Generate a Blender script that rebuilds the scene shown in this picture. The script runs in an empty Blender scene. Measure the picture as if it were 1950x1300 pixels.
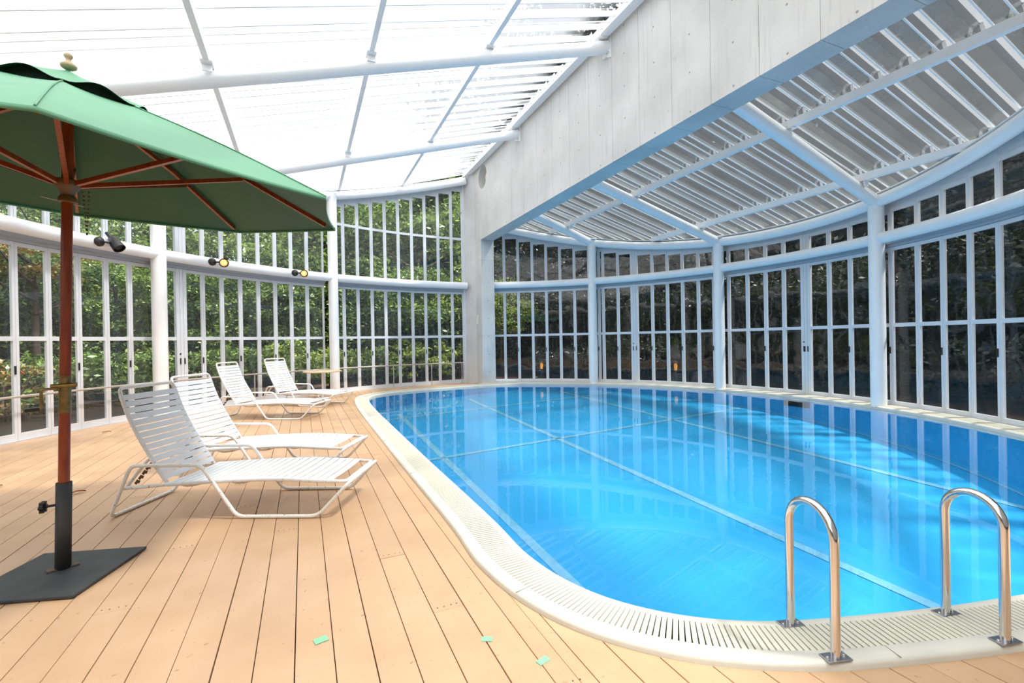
import bpy, math, random
import numpy as np
from mathutils import Vector, Matrix
R = random.Random(7)
rng = np.random.default_rng(7)
SC = bpy.context.scene
COL = SC.collection
pi = math.pi

# ------------------------------------------------------------------ camera, world, sun, exposure
CAM_H = 1.2
F_PX = 900.0
yaw = math.atan((975 - 577) / F_PX)
pitch = math.atan((650 - 647.4) / F_PX)
roll = math.radians(1.03)
fw = Vector((math.sin(yaw) * math.cos(pitch), math.cos(yaw) * math.cos(pitch), -math.sin(pitch)))
rt = Vector((math.cos(yaw), -math.sin(yaw), 0))
up = rt.cross(fw)
cx = math.cos(roll) * rt - math.sin(roll) * up
cy = math.sin(roll) * rt + math.cos(roll) * up
camd = bpy.data.cameras.new('camera')
camd.sensor_width = 36.0
camd.lens = 36.0 * F_PX / 1950.0
camd.clip_start = 0.05
camd.clip_end = 300
cam = bpy.data.objects.new('camera', camd)
M = Matrix.Identity(4)
for i in range(3):
    M[i][0] = cx[i]; M[i][1] = cy[i]; M[i][2] = -fw[i]
M[2][3] = CAM_H
cam.matrix_world = M
COL.objects.link(cam)
SC.camera = cam

world = bpy.data.worlds.new('World')
SC.world = world
world.use_nodes = True
bgn = world.node_tree.nodes['Background']
bgn.inputs['Color'].default_value = (0.93, 0.965, 1.0, 1)
bgn.inputs['Strength'].default_value = 2.5

sund = bpy.data.lights.new('sun', 'SUN')
sund.energy = 8.2
sund.angle = math.radians(6.0)
sund.color = (1.0, 0.96, 0.90)
sun = bpy.data.objects.new('sun', sund)
SUN_TO = Vector((0.47, -0.34, 1.0)).normalized()
sun.rotation_euler = (-SUN_TO).to_track_quat('-Z', 'Y').to_euler()
sun.location = (3, -3, 20)
COL.objects.link(sun)

SC.view_settings.view_transform = 'Standard'
SC.view_settings.look = 'None'
SC.view_settings.exposure = -0.15
SC.view_settings.gamma = 1.0
SC.view_settings.use_curve_mapping = False
SC.cycles.max_bounces = 8
SC.cycles.diffuse_bounces = 3
SC.cycles.glossy_bounces = 3
SC.cycles.transparent_max_bounces = 18
SC.cycles.use_adaptive_sampling = True
SC.cycles.adaptive_threshold = 0.03
SC.cycles.caustics_reflective = False
SC.cycles.caustics_refractive = False
SC.cycles.sample_clamp_indirect = 6.0

# ------------------------------------------------------------------ materials
def srgb(r, g, b):
    f = lambda c: (c / 255 / 12.92) if c / 255 <= 0.04045 else ((c / 255 + 0.055) / 1.055) ** 2.4
    return (f(r), f(g), f(b), 1)

def mat(name):
    m = bpy.data.materials.new(name)
    m.use_nodes = True
    nt = m.node_tree
    return m, nt, nt.nodes['Principled BSDF'], nt.nodes['Material Output']

def N(nt, t, **kw):
    n = nt.nodes.new(t)
    for k, v in kw.items():
        setattr(n, k, v)
    return n

def noise_mix(nt, coord, scale, detail, c1, c2, lo=0.35, hi=0.65, vscale=None):
    nz = N(nt, 'ShaderNodeTexNoise')
    nz.inputs['Scale'].default_value = scale
    nz.inputs['Detail'].default_value = detail
    if vscale:
        mp = N(nt, 'ShaderNodeMapping')
        mp.inputs['Scale'].default_value = vscale
        nt.links.new(coord, mp.inputs['Vector'])
        nt.links.new(mp.outputs[0], nz.inputs['Vector'])
    else:
        nt.links.new(coord, nz.inputs['Vector'])
    rp = N(nt, 'ShaderNodeMapRange')
    rp.inputs['From Min'].default_value = lo
    rp.inputs['From Max'].default_value = hi
    nt.links.new(nz.outputs['Fac'], rp.inputs['Value'])
    mx = N(nt, 'ShaderNodeMix', data_type='RGBA')
    nt.links.new(rp.outputs[0], mx.inputs['Factor'])
    for sock, c in ((mx.inputs[6], c1), (mx.inputs[7], c2)):
        if isinstance(c, tuple):
            sock.default_value = c
        else:
            nt.links.new(c, sock)
    return mx.outputs[2], nz.outputs['Fac']

def simple(name, c, rough=0.5, metal=0.0, spec=0.5, var=0.0, vs=8.0, bump=0.0, bs=60.0, emit=None):
    m, nt, b, out = mat(name)
    b.inputs['Base Color'].default_value = c
    b.inputs['Roughness'].default_value = rough
    b.inputs['Metallic'].default_value = metal
    b.inputs['Specular IOR Level'].default_value = spec
    geo = N(nt, 'ShaderNodeNewGeometry')
    if var:
        dk = (c[0] * (1 - var), c[1] * (1 - var), c[2] * (1 - var), 1)
        o, _ = noise_mix(nt, geo.outputs['Position'], vs, 4, dk, c)
        nt.links.new(o, b.inputs['Base Color'])
    if bump:
        nz = N(nt, 'ShaderNodeTexNoise'); nz.inputs['Scale'].default_value = bs
        nt.links.new(geo.outputs['Position'], nz.inputs['Vector'])
        bp = N(nt, 'ShaderNodeBump'); bp.inputs['Strength'].default_value = bump
        bp.inputs['Distance'].default_value = 0.01
        nt.links.new(nz.outputs['Fac'], bp.inputs['Height'])
        nt.links.new(bp.outputs[0], b.inputs['Normal'])
    if emit:
        b.inputs['Emission Color'].default_value = emit[0]
        b.inputs['Emission Strength'].default_value = emit[1]
    return m

def schlick(nt, f0, normal=None):
    lw = N(nt, 'ShaderNodeLayerWeight'); lw.inputs['Blend'].default_value = 0.5
    if normal is not None: nt.links.new(normal, lw.inputs['Normal'])
    pw = N(nt, 'ShaderNodeMath', operation='POWER'); pw.inputs[1].default_value = 5.0
    nt.links.new(lw.outputs['Facing'], pw.inputs[0])
    ma = N(nt, 'ShaderNodeMath', operation='MULTIPLY_ADD'); ma.inputs[1].default_value = 1 - f0; ma.inputs[2].default_value = f0
    nt.links.new(pw.outputs[0], ma.inputs[0])
    return ma.outputs[0]

M_white = simple('white_paint', srgb(246, 247, 248), 0.35, var=0.04, vs=3)
M_alum = simple('white_aluminium_frame', srgb(220, 223, 228), 0.38, var=0.05, vs=5)
M_track = simple('grey_track', srgb(176, 181, 188), 0.5)
M_dark = simple('dark_metal', srgb(38, 36, 36), 0.45, var=0.3, vs=20)
M_black = simple('black_plastic', srgb(16, 16, 17), 0.4)
M_base = simple('painted_iron', srgb(62, 63, 65), 0.62, var=0.35, vs=9, bump=0.15, bs=150)
M_steel = simple('polished_steel', srgb(214, 212, 210), 0.12, metal=1.0)
M_steelplate = simple('brushed_steel', srgb(170, 168, 170), 0.3, metal=1.0)
M_brass = simple('aged_brass', srgb(150, 124, 76), 0.32, metal=0.8, var=0.3, vs=40)
M_rust = simple('rusty_steel', srgb(110, 88, 74), 0.7, var=0.4, vs=60)
M_coping = simple('cream_coping', srgb(214, 210, 196), 0.45, var=0.07, vs=6)
M_slat = simple('cream_grate', srgb(212, 208, 190), 0.45, var=0.05, vs=6)
M_channel = simple('channel_shadow', srgb(84, 82, 70), 0.8)
M_strap = simple('white_vinyl_strap', srgb(236, 238, 241), 0.35, var=0.03, vs=10)
M_rail = simple('brushed_handrail', srgb(196, 186, 176), 0.35, metal=0.5)
M_hub = simple('olive_brown_hub', srgb(104, 76, 34), 0.45)
M_tape = simple('green_tape', srgb(140, 205, 160), 0.6)
M_plate = simple('ivory_plastic', srgb(226, 224, 210), 0.5)
M_sub = simple('dark_subfloor', srgb(28, 20, 14), 0.9)
M_bulb = simple('warm_bulb', srgb(255, 214, 150), 0.3, emit=(srgb(255, 190, 110), 1.3))
M_amber_glow = simple('amber_glow', srgb(255, 180, 80), 0.4, emit=(srgb(226, 136, 50), 0.3))  # glow for the added bodies that imitate amber reflections
M_bark = simple('bark', srgb(74, 60, 48), 0.9, var=0.4, vs=6)
M_dryleaf = simple('dry_leaf', srgb(150, 84, 50), 0.7)
M_tabletop = simple('light_wood_table', srgb(226, 196, 160), 0.45, var=0.15, vs=20)
M_finial = simple('pale_wood', srgb(214, 186, 150), 0.5, var=0.1, vs=30)

# worn white tube of the loungers
def m_lounge():
    m, nt, b, out = mat('worn_white_tube')
    geo = N(nt, 'ShaderNodeNewGeometry')
    c, _ = noise_mix(nt, geo.outputs['Position'], 55, 8, srgb(236, 234, 230), srgb(168, 164, 160), 0.62, 0.66)
    nt.links.new(c, b.inputs['Base Color'])
    b.inputs['Roughness'].default_value = 0.4
    return m
M_lounge = m_lounge()

def m_lacquer():
    m, nt, b, out = mat('red_brown_wood')
    tc = N(nt, 'ShaderNodeNewGeometry')
    c, _ = noise_mix(nt, tc.outputs['Position'], 12, 5, srgb(112, 42, 14), srgb(150, 66, 28), 0.3, 0.7, (4, 4, 0.5))
    nt.links.new(c, b.inputs['Base Color'])
    b.inputs['Roughness'].default_value = 0.3
    return m
M_wood = m_lacquer()

def m_deck():
    m, nt, b, out = mat('painted_deck_board')
    geo = N(nt, 'ShaderNodeNewGeometry')
    oi = N(nt, 'ShaderNodeObjectInfo')
    c1 = srgb(206, 168, 131); c2 = srgb(197, 158, 121)
    a, f1 = noise_mix(nt, geo.outputs['Position'], 3.0, 6, c1, c2, 0.35, 0.65)
    # board to board
    hv = N(nt, 'ShaderNodeHueSaturation')
    mr = N(nt, 'ShaderNodeMapRange'); mr.inputs['To Min'].default_value = 0.94; mr.inputs['To Max'].default_value = 1.04
    nt.links.new(oi.outputs['Random'], mr.inputs['Value'])
    nt.links.new(mr.outputs[0], hv.inputs['Value']); nt.links.new(a, hv.inputs['Color'])
    # scuffs: sparse darker specks and pale scratches
    s, _ = noise_mix(nt, geo.outputs['Position'], 30, 8, hv.outputs[0], srgb(168, 128, 94), 0.66, 0.74)
    s2, _ = noise_mix(nt, geo.outputs['Position'], 1.1, 8, s, srgb(184, 144, 108), 0.58, 0.80)
    nt.links.new(s2, b.inputs['Base Color'])
    rr, rf = noise_mix(nt, geo.outputs['Position'], 2.2, 6, (0.28,) * 3 + (1,), (0.5,) * 3 + (1,), 0.3, 0.7)
    nt.links.new(rr, b.inputs['Roughness'])
    nz = N(nt, 'ShaderNodeTexNoise'); nz.inputs['Scale'].default_value = 40; nz.inputs['Detail'].default_value = 6
    mp = N(nt, 'ShaderNodeMapping'); mp.inputs['Scale'].default_value = (6, 0.5, 1)
    nt.links.new(geo.outputs['Position'], mp.inputs['Vector']); nt.links.new(mp.outputs[0], nz.inputs['Vector'])
    bp = N(nt, 'ShaderNodeBump'); bp.inputs['Strength'].default_value = 0.12; bp.inputs['Distance'].default_value = 0.01
    nt.links.new(nz.outputs['Fac'], bp.inputs['Height']); nt.links.new(bp.outputs[0], b.inputs['Normal'])
    return m
M_deck = m_deck()

def m_concrete():
    m, nt, b, out = mat('board_marked_concrete')
    geo = N(nt, 'ShaderNodeNewGeometry')
    a, f1 = noise_mix(nt, geo.outputs['Position'], 1.3, 6, srgb(190, 189, 187), srgb(210, 209, 207), 0.3, 0.7)
    s, _ = noise_mix(nt, geo.outputs['Position'], 3.0, 6, a, srgb(182, 180, 176), 0.55, 0.85, (9, 9, 0.5))
    w, _ = noise_mix(nt, geo.outputs['Position'], 14, 6, s, srgb(168, 165, 158), 0.68, 0.8, (1, 1, 0.6))
    nt.links.new(w, b.inputs['Base Color'])
    b.inputs['Roughness'].default_value = 0.75
    nz = N(nt, 'ShaderNodeTexNoise'); nz.inputs['Scale'].default_value = 30; nz.inputs['Detail'].default_value = 8
    nt.links.new(geo.outputs['Position'], nz.inputs['Vector'])
    bp = N(nt, 'ShaderNodeBump'); bp.inputs['Strength'].default_value = 0.15; bp.inputs['Distance'].default_value = 0.01
    nt.links.new(nz.outputs['Fac'], bp.inputs['Height']); nt.links.new(bp.outputs[0], b.inputs['Normal'])
    return m
M_conc = m_concrete()

def m_glass(name, haze, tint, wob=0.0):
    m, nt, b, out = mat(name)
    nt.nodes.remove(b)
    tr = N(nt, 'ShaderNodeBsdfTransparent'); tr.inputs[0].default_value = tint
    gl = N(nt, 'ShaderNodeBsdfGlossy'); gl.inputs['Roughness'].default_value = 0.02
    mx = N(nt, 'ShaderNodeMixShader')
    nt.links.new(schlick(nt, 0.06), mx.inputs[0]); nt.links.new(tr.outputs[0], mx.inputs[1]); nt.links.new(gl.outputs[0], mx.inputs[2])
    if wob:
        geo = N(nt, 'ShaderNodeNewGeometry')
        nz = N(nt, 'ShaderNodeTexNoise'); nz.inputs['Scale'].default_value = 2.0; nz.inputs['Detail'].default_value = 1
        nt.links.new(geo.outputs['Position'], nz.inputs['Vector'])
        bp = N(nt, 'ShaderNodeBump'); bp.inputs['Strength'].default_value = wob; bp.inputs['Distance'].default_value = 0.05
        nt.links.new(nz.outputs['Fac'], bp.inputs['Height'])
        nt.links.new(bp.outputs[0], gl.inputs['Normal'])
    last = mx
    if haze:
        df = N(nt, 'ShaderNodeBsdfDiffuse'); df.inputs[0].default_value = (0.85, 0.88, 0.9, 1)
        m2 = N(nt, 'ShaderNodeMixShader'); m2.inputs[0].default_value = haze
        nt.links.new(mx.outputs[0], m2.inputs[1]); nt.links.new(df.outputs[0], m2.inputs[2])
        last = m2
    nt.links.new(last.outputs[0], out.inputs['Surface'])
    return m
M_glassL = m_glass('dusty_clear_glass', 0.035, (0.93, 0.95, 0.94, 1), 0.03)
M_glassR = m_glass('clear_glass', 0.012, (0.80, 0.82, 0.82, 1), 0.12)

def m_sheet(name, ttint, ftr, tl_col, f_gloss, rough, clear_near=None):
    m, nt, b, out = mat(name)
    nt.nodes.remove(b)
    geo = N(nt, 'ShaderNodeNewGeometry')
    tr = N(nt, 'ShaderNodeBsdfTransparent'); tr.inputs[0].default_value = ttint
    tl = N(nt, 'ShaderNodeBsdfTranslucent'); tl.inputs[0].default_value = tl_col
    gl = N(nt, 'ShaderNodeBsdfGlossy'); gl.inputs['Roughness'].default_value = rough
    m1 = N(nt, 'ShaderNodeMixShader')
    nz = N(nt, 'ShaderNodeTexNoise'); nz.inputs['Scale'].default_value = 1.5; nz.inputs['Detail'].default_value = 6
    nt.links.new(geo.outputs['Position'], nz.inputs['Vector'])
    mr = N(nt, 'ShaderNodeMapRange'); mr.inputs['To Min'].default_value = ftr + 0.10; mr.inputs['To Max'].default_value = ftr - 0.10
    nt.links.new(nz.outputs['Fac'], mr.inputs['Value']); nt.links.new(mr.outputs[0], m1.inputs[0])
    if clear_near:
        # sheet made clearer towards the concrete wall, so that edge looks dark
        sx = N(nt, 'ShaderNodeSeparateXYZ'); nt.links.new(geo.outputs['Position'], sx.inputs[0])
        gm_ = N(nt, 'ShaderNodeMapRange'); gm_.inputs['From Min'].default_value = clear_near[0]; gm_.inputs['From Max'].default_value = clear_near[1]
        nw = N(nt, 'ShaderNodeMath', operation='MULTIPLY_ADD'); nw.inputs[1].default_value = 1.2
        nt.links.new(nz.outputs['Fac'], nw.inputs[0]); nt.links.new(sx.outputs[0], nw.inputs[2])
        nt.links.new(nw.outputs[0], gm_.inputs['Value'])
        mxx = N(nt, 'ShaderNodeMath', operation='MAXIMUM')
        nt.links.new(gm_.outputs[0], mxx.inputs[0]); nt.links.new(mr.outputs[0], mxx.inputs[1])
        nt.links.new(mxx.outputs[0], m1.inputs[0])
    nt.links.new(tl.outputs[0], m1.inputs[1]); nt.links.new(tr.outputs[0], m1.inputs[2])
    m2 = N(nt, 'ShaderNodeMixShader')
    nt.links.new(schlick(nt, f_gloss), m2.inputs[0]); nt.links.new(m1.outputs[0], m2.inputs[1]); nt.links.new(gl.outputs[0], m2.inputs[2])
    nt.links.new(m2.outputs[0], out.inputs['Surface'])
    return m
M_sheetL = m_sheet('brightened_roof_sheet', (0.96, 0.97, 0.98, 1), 0.42, (0.95, 0.95, 0.96, 1), 0.04, 0.2, (3.9, 4.8))  # same sheeting as the right side; bright sky behind put into its translucency
M_sheetR = m_sheet('darkened_roof_sheet', (0.50, 0.53, 0.53, 1), 0.80, (0.26, 0.28, 0.29, 1), 0.09, 0.28)  # same sheeting as the left; dark trees behind put into its tint
M_ribR = m_sheet('lightened_roof_rib', (0.55, 0.58, 0.59, 1), 0.4, (0.30, 0.32, 0.34, 1), 0.06, 0.3)  # light on the ribs put in as a paler, less transparent sheet

def m_water():
    m, nt, b, out = mat('pool_water')
    nt.nodes.remove(b)
    geo = N(nt, 'ShaderNodeNewGeometry')
    tr = N(nt, 'ShaderNodeBsdfTransparent'); tr.inputs[0].default_value = (0.86, 0.97, 1.0, 1)
    gl = N(nt, 'ShaderNodeBsdfGlossy'); gl.inputs['Roughness'].default_value = 0.015
    n1 = N(nt, 'ShaderNodeTexNoise'); n1.inputs['Scale'].default_value = 9.0; n1.inputs['Detail'].default_value = 3
    n2 = N(nt, 'ShaderNodeTexNoise'); n2.inputs['Scale'].default_value = 0.6; n2.inputs['Detail'].default_value = 2
    nt.links.new(geo.outputs['Position'], n1.inputs['Vector']); nt.links.new(geo.outputs['Position'], n2.inputs['Vector'])
    mr = N(nt, 'ShaderNodeMapRange'); mr.inputs['From Min'].default_value = 0.42; mr.inputs['From Max'].default_value = 0.62
    mr.inputs['To Min'].default_value = 0.12; mr.inputs['To Max'].default_value = 1.0
    nt.links.new(n2.outputs['Fac'], mr.inputs['Value'])
    mu = N(nt, 'ShaderNodeMath', operation='MULTIPLY')
    nt.links.new(n1.outputs['Fac'], mu.inputs[0]); nt.links.new(mr.outputs[0], mu.inputs[1])
    bp = N(nt, 'ShaderNodeBump'); bp.inputs['Strength'].default_value = 0.08; bp.inputs['Distance'].default_value = 0.010
    nt.links.new(mu.outputs[0], bp.inputs['Height'])
    nt.links.new(bp.outputs[0], gl.inputs['Normal'])
    mx = N(nt, 'ShaderNodeMixShader')
    nt.links.new(schlick(nt, 0.03, bp.outputs[0]), mx.inputs[0]); nt.links.new(tr.outputs[0], mx.inputs[1]); nt.links.new(gl.outputs[0], mx.inputs[2])
    nt.links.new(mx.outputs[0], out.inputs['Surface'])
    return m
M_water = m_water()
M_basin = simple('blue_pool_paint', srgb(52, 186, 245), 0.6, var=0.05, vs=1.2)
M_poolline = simple('pale_blue_line', srgb(150, 214, 244), 0.6, var=0.15, vs=14)

def m_canopy(name, c):
    m, nt, b, out = mat(name)
    b.inputs['Base Color'].default_value = c
    b.inputs['Roughness'].default_value = 0.6
    geo = N(nt, 'ShaderNodeNewGeometry')
    nz = N(nt, 'ShaderNodeTexNoise'); nz.inputs['Scale'].default_value = 5
    nt.links.new(geo.outputs['Position'], nz.inputs['Vector'])
    bp = N(nt, 'ShaderNodeBump'); bp.inputs['Strength'].default_value = 0.3; bp.inputs['Distance'].default_value = 0.02
    nt.links.new(nz.outputs['Fac'], bp.inputs['Height']); nt.links.new(bp.outputs[0], b.inputs['Normal'])
    return m
M_canopy = m_canopy('sunlit_green_fabric', srgb(88, 146, 112))  # sunlight on the canopy top put into a lighter green
M_canopy_in = m_canopy('shaded_green_fabric', srgb(4, 74, 42))  # same fabric, darkened for the shade underneath

def m_leaf(name, ca, cb, cc):
    m, nt, b, out = mat(name)
    nt.nodes.remove(b)
    geo = N(nt, 'ShaderNodeNewGeometry')
    cr = N(nt, 'ShaderNodeValToRGB')
    cr.color_ramp.elements[0].color = ca; cr.color_ramp.elements[1].color = cc
    e = cr.color_ramp.elements.new(0.6); e.color = cb
    nt.links.new(geo.outputs['Random Per Island'], cr.inputs[0])
    df = N(nt, 'ShaderNodeBsdfDiffuse'); tl = N(nt, 'ShaderNodeBsdfTranslucent')
    gl = N(nt, 'ShaderNodeBsdfGlossy'); gl.inputs['Roughness'].default_value = 0.4; gl.inputs[0].default_value = (0.5, 0.5, 0.5, 1)
    nt.links.new(cr.outputs[0], df.inputs[0]); nt.links.new(cr.outputs[0], tl.inputs[0])
    mx = N(nt, 'ShaderNodeMixShader'); mx.inputs[0].default_value = 0.35
    nt.links.new(df.outputs[0], mx.inputs[1]); nt.links.new(tl.outputs[0], mx.inputs[2])
    m2 = N(nt, 'ShaderNodeMixShader'); m2.inputs[0].default_value = 0.08
    nt.links.new(mx.outputs[0], m2.inputs[1]); nt.links.new(gl.outputs[0], m2.inputs[2])
    nt.links.new(m2.outputs[0], out.inputs['Surface'])
    return m
M_leafG = m_leaf('green_leaves', srgb(54, 74, 38), srgb(104, 134, 62), srgb(176, 198, 104))
M_leafY = m_leaf('yellow_green_leaves', srgb(100, 124, 48), srgb(156, 178, 76), srgb(210, 220, 124))
M_leafD = m_leaf('shaded_leaves', srgb(16, 20, 14), srgb(30, 36, 26), srgb(56, 64, 44))  # forest shade on the right put into the leaf colour
M_leafO = m_leaf('autumn_leaves', srgb(96, 112, 48), srgb(150, 140, 70), srgb(196, 124, 70))

def m_ground():
    m, nt, b, out = mat('leaf_litter_ground')
    geo = N(nt, 'ShaderNodeNewGeometry')
    a, _ = noise_mix(nt, geo.outputs['Position'], 2.0, 8, srgb(52, 44, 34), srgb(96, 66, 46), 0.4, 0.6)
    c, _ = noise_mix(nt, geo.outputs['Position'], 12, 8, a, srgb(150, 100, 70), 0.6, 0.7)
    nt.links.new(c, b.inputs['Base Color']); b.inputs['Roughness'].default_value = 0.95
    return m
M_ground = m_ground()
def m_hill():
    m, nt, b, out = mat('wooded_slope')
    geo = N(nt, 'ShaderNodeNewGeometry')
    a, _ = noise_mix(nt, geo.outputs['Position'], 1.2, 10, srgb(14, 17, 12), srgb(34, 42, 24), 0.4, 0.65)
    nt.links.new(a, b.inputs['Base Color']); b.inputs['Roughness'].default_value = 1.0
    return m
M_hill = m_hill()

# ------------------------------------------------------------------ mesh helpers
class MB:
    def __init__(s):
        s.v = []; s.f = []
    def add(s, vs, fs):
        o = len(s.v)
        s.v += [tuple(p) for p in vs]
        s.f += [tuple(i + o for i in f) for f in fs]
        return s
    def box(s, c, size, rot=None):
        x, y, z = size[0] / 2, size[1] / 2, size[2] / 2
        vs = [Vector((a * x, b * y, d * z)) for a in (-1, 1) for b in (-1, 1) for d in (-1, 1)]
        if rot is not None:
            vs = [rot @ p for p in vs]
        c = Vector(c)
        return s.add([p + c for p in vs], [(0, 1, 3, 2), (4, 6, 7, 5), (0, 4, 5, 1), (2, 3, 7, 6), (0, 2, 6, 4), (1, 5, 7, 3)])
    def bbox(s, a, b):
        return s.box([(a[i] + b[i]) / 2 for i in range(3)], [abs(b[i] - a[i]) for i in range(3)])
    def bar(s, p, q, w, h, upv=(0, 0, 1)):
        p = Vector(p); q = Vector(q); d = (q - p); L = d.length; d.normalize()
        sd = d.cross(Vector(upv))
        if sd.length < 1e-4: sd = d.cross(Vector((1, 0, 0)))
        sd.normalize(); u = sd.cross(d)
        rot = Matrix((d, sd, u)).transposed()
        return s.box((p + q) / 2, (L, w, h), rot)
    def tube(s, pts, r, n=10, closed=False, caps=True):
        pts = [Vector(p) for p in pts]
        m = len(pts)
        T = []
        for i in range(m):
            if closed: a = pts[i - 1]; b = pts[(i + 1) % m]
            else: a = pts[max(0, i - 1)]; b = pts[min(m - 1, i + 1)]
            T.append((b - a).normalized())
        ref = Vector((0, 0, 1)) if abs(T[0].z) < 0.9 else Vector((1, 0, 0))
        nrm = (ref - ref.dot(T[0]) * T[0]).normalized()
        vs = []
        for i in range(m):
            nrm = (nrm - nrm.dot(T[i]) * T[i])
            if nrm.length < 1e-6: nrm = T[i].orthogonal()
            nrm.normalize()
            bn = T[i].cross(nrm)
            rr = r[i] if isinstance(r, (list, tuple)) else r
            # mitre: keep radius through bends
            for k in range(n):
                a = 2 * pi * k / n
                vs.append(pts[i] + rr * (math.cos(a) * nrm + math.sin(a) * bn))
        fs = []
        for i in range(m if closed else m - 1):
            j = (i + 1) % m
            for k in range(n):
                k2 = (k + 1) % n
                fs.append((i * n + k, i * n + k2, j * n + k2, j * n + k))
        if not closed and caps:
            fs.append(tuple(range(n - 1, -1, -1)))
            fs.append(tuple((m - 1) * n + k for k in range(n)))
        return s.add(vs, fs)
    def lathe(s, prof, c=(0, 0, 0), n=20, rot=None):
        c = Vector(c); vs = []; m = len(prof)
        for r_, z in prof:
            for k in range(n):
                a = 2 * pi * k / n
                p = Vector((r_ * math.cos(a), r_ * math.sin(a), z))
                if rot is not None: p = rot @ p
                vs.append(p + c)
        fs = []
        for i in range(m - 1):
            for k in range(n):
                k2 = (k + 1) % n
                fs.append((i * n + k, i * n + k2, (i + 1) * n + k2, (i + 1) * n + k))
        fs.append(tuple(range(n - 1, -1, -1))); fs.append(tuple((m - 1) * n + k for k in range(n)))
        return s.add(vs, fs)
    def prism(s, poly, z0, z1):
        n = len(poly)
        vs = [(p[0], p[1], z0) for p in poly] + [(p[0], p[1], z1) for p in poly]
        fs = [tuple(range(n - 1, -1, -1)), tuple(range(n, 2 * n))]
        for k in range(n):
            k2 = (k + 1) % n
            fs.append((k, k2, n + k2, n + k))
        return s.add(vs, fs)
    def mesh(s, name, m, smooth=None):
        me = bpy.data.meshes.new(name)
        me.from_pydata(s.v, [], s.f)
        me.materials.append(m)
        me.update()
        if smooth:
            me.polygons.foreach_set('use_smooth', [True] * len(me.polygons))
            me.set_sharp_from_angle(angle=math.radians(smooth))
        return me
    def build(s, name, m, parent=None, smooth=None, bevel=0, kind=None, label=None):
        return link(name, s.mesh(name, m, smooth), parent, bevel, kind, label)

def link(name, me, parent=None, bevel=0, kind=None, label=None, loc=None, rotz=None):
    o = bpy.data.objects.new(name, me)
    COL.objects.link(o)
    if parent: o.parent = parent
    if loc is not None: o.location = loc
    if rotz is not None: o.rotation_euler = (0, 0, rotz)
    if bevel:
        b = o.modifiers.new('bevel', 'BEVEL'); b.width = bevel; b.segments = 2; b.limit_method = 'ANGLE'
    if kind: o['kind'] = kind
    if label: o['label'] = label
    return o

def empty(name, loc=(0, 0, 0), rotz=0, parent=None, **props):
    o = bpy.data.objects.new(name, None)
    o.empty_display_size = 0.1
    COL.objects.link(o)
    o.location = loc; o.rotation_euler = (0, 0, rotz)
    if parent: o.parent = parent
    for k, v in props.items(): o[k] = v
    return o

def structure(name, **kw):
    return empty(name, kind='structure', **kw)

def copy_tree(o, parent=None):
    c = o.copy(); COL.objects.link(c)
    if parent: c.parent = parent
    for ch in list(o.children):
        copy_tree(ch, c)
    return c

def fillet(pts, rad, n=5, closed=False):
    pts = [Vector(p) for p in pts]; out = []; m = len(pts)
    for i in range(m):
        if not closed and i in (0, m - 1):
            out.append(pts[i]); continue
        p = pts[i]; a = pts[i - 1] - p; b = pts[(i + 1) % m] - p
        r_ = min(rad, a.length * 0.45, b.length * 0.45)
        p0 = p + a.normalized() * r_; p1 = p + b.normalized() * r_
        for k in range(n + 1):
            t = k / n
            out.append((1 - t) ** 2 * p0 + 2 * t * (1 - t) * p + t * t * p1)
    return out

# ------------------------------------------------------------------ plan geometry
CL = (4.15, 4.62); RL = 8.41
CR = (2.32, 6.37); RR = 6.75
def PL(deg, r=RL, z=0): a = math.radians(deg); return Vector((CL[0] + r * math.cos(a), CL[1] + r * math.sin(a), z))
def PR(deg, r=RR, z=0): a = math.radians(deg); return Vector((CR[0] + r * math.cos(a), CR[1] + r * math.sin(a), z))
BX0, BX1 = 4.49, 4.87            # concrete wall beam faces
def zl(x): return 5.72 - 0.283 * (4.2 - x)     # axis height of left rafters
def zr(x): return 3.28 + 0.285 * (8.92 - x)    # axis height of right rafters

# pool outline (outer edge of coping), anticlockwise
ctrl = [(0.85, 2.9), (0.835, 2.35), (0.90, 1.94), (1.04, 1.62), (1.28, 1.34), (1.60, 1.13), (2.10, 0.95), (2.65, 0.80), (3.4, 0.66),
        (4.3, 0.60), (5.2, 0.76), (6.05, 1.15)]
ctrl += [tuple(PR(a, RR - 0.03)[:2]) for a in (-50, -42, -34, -26, -18, -9, 0, 9, 18, 27, 36, 45, 53, 60)]
ctrl += [(5.05, 12.14), (4.43, 12.17), (3.36, 12.05), (2.4, 11.85), (1.75, 11.62), (1.28, 11.25), (1.02, 10.7), (0.92, 9.9), (0.875, 8.6), (0.86, 6.8), (0.85, 4.8)]
def catmull(P, per=10):
    out = []; n = len(P)
    for i in range(n):
        p0, p1, p2, p3 = [np.array(P[(i + k) % n], float) for k in (-1, 0, 1, 2)]
        a = 0.5
        t0 = 0; t1 = t0 + np.linalg.norm(p1 - p0) ** a; t2 = t1 + np.linalg.norm(p2 - p1) ** a; t3 = t2 + np.linalg.norm(p3 - p2) ** a
        for k in range(per):
            t = t1 + (t2 - t1) * k / per
            A1 = (t1 - t) / (t1 - t0) * p0 + (t - t0) / (t1 - t0) * p1
            A2 = (t2 - t) / (t2 - t1) * p1 + (t - t1) / (t2 - t1) * p2
            A3 = (t3 - t) / (t3 - t2) * p2 + (t - t2) / (t3 - t2) * p3
            B1 = (t2 - t) / (t2 - t0) * A1 + (t - t0) / (t2 - t0) * A2
            B2 = (t3 - t) / (t3 - t1) * A2 + (t - t1) / (t3 - t1) * A3
            out.append((t2 - t) / (t2 - t1) * B1 + (t - t1) / (t2 - t1) * B2)
    return np.array(out)
dense = catmull(ctrl, 16)
seg = np.linalg.norm(np.roll(dense, -1, 0) - dense, axis=1)
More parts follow.
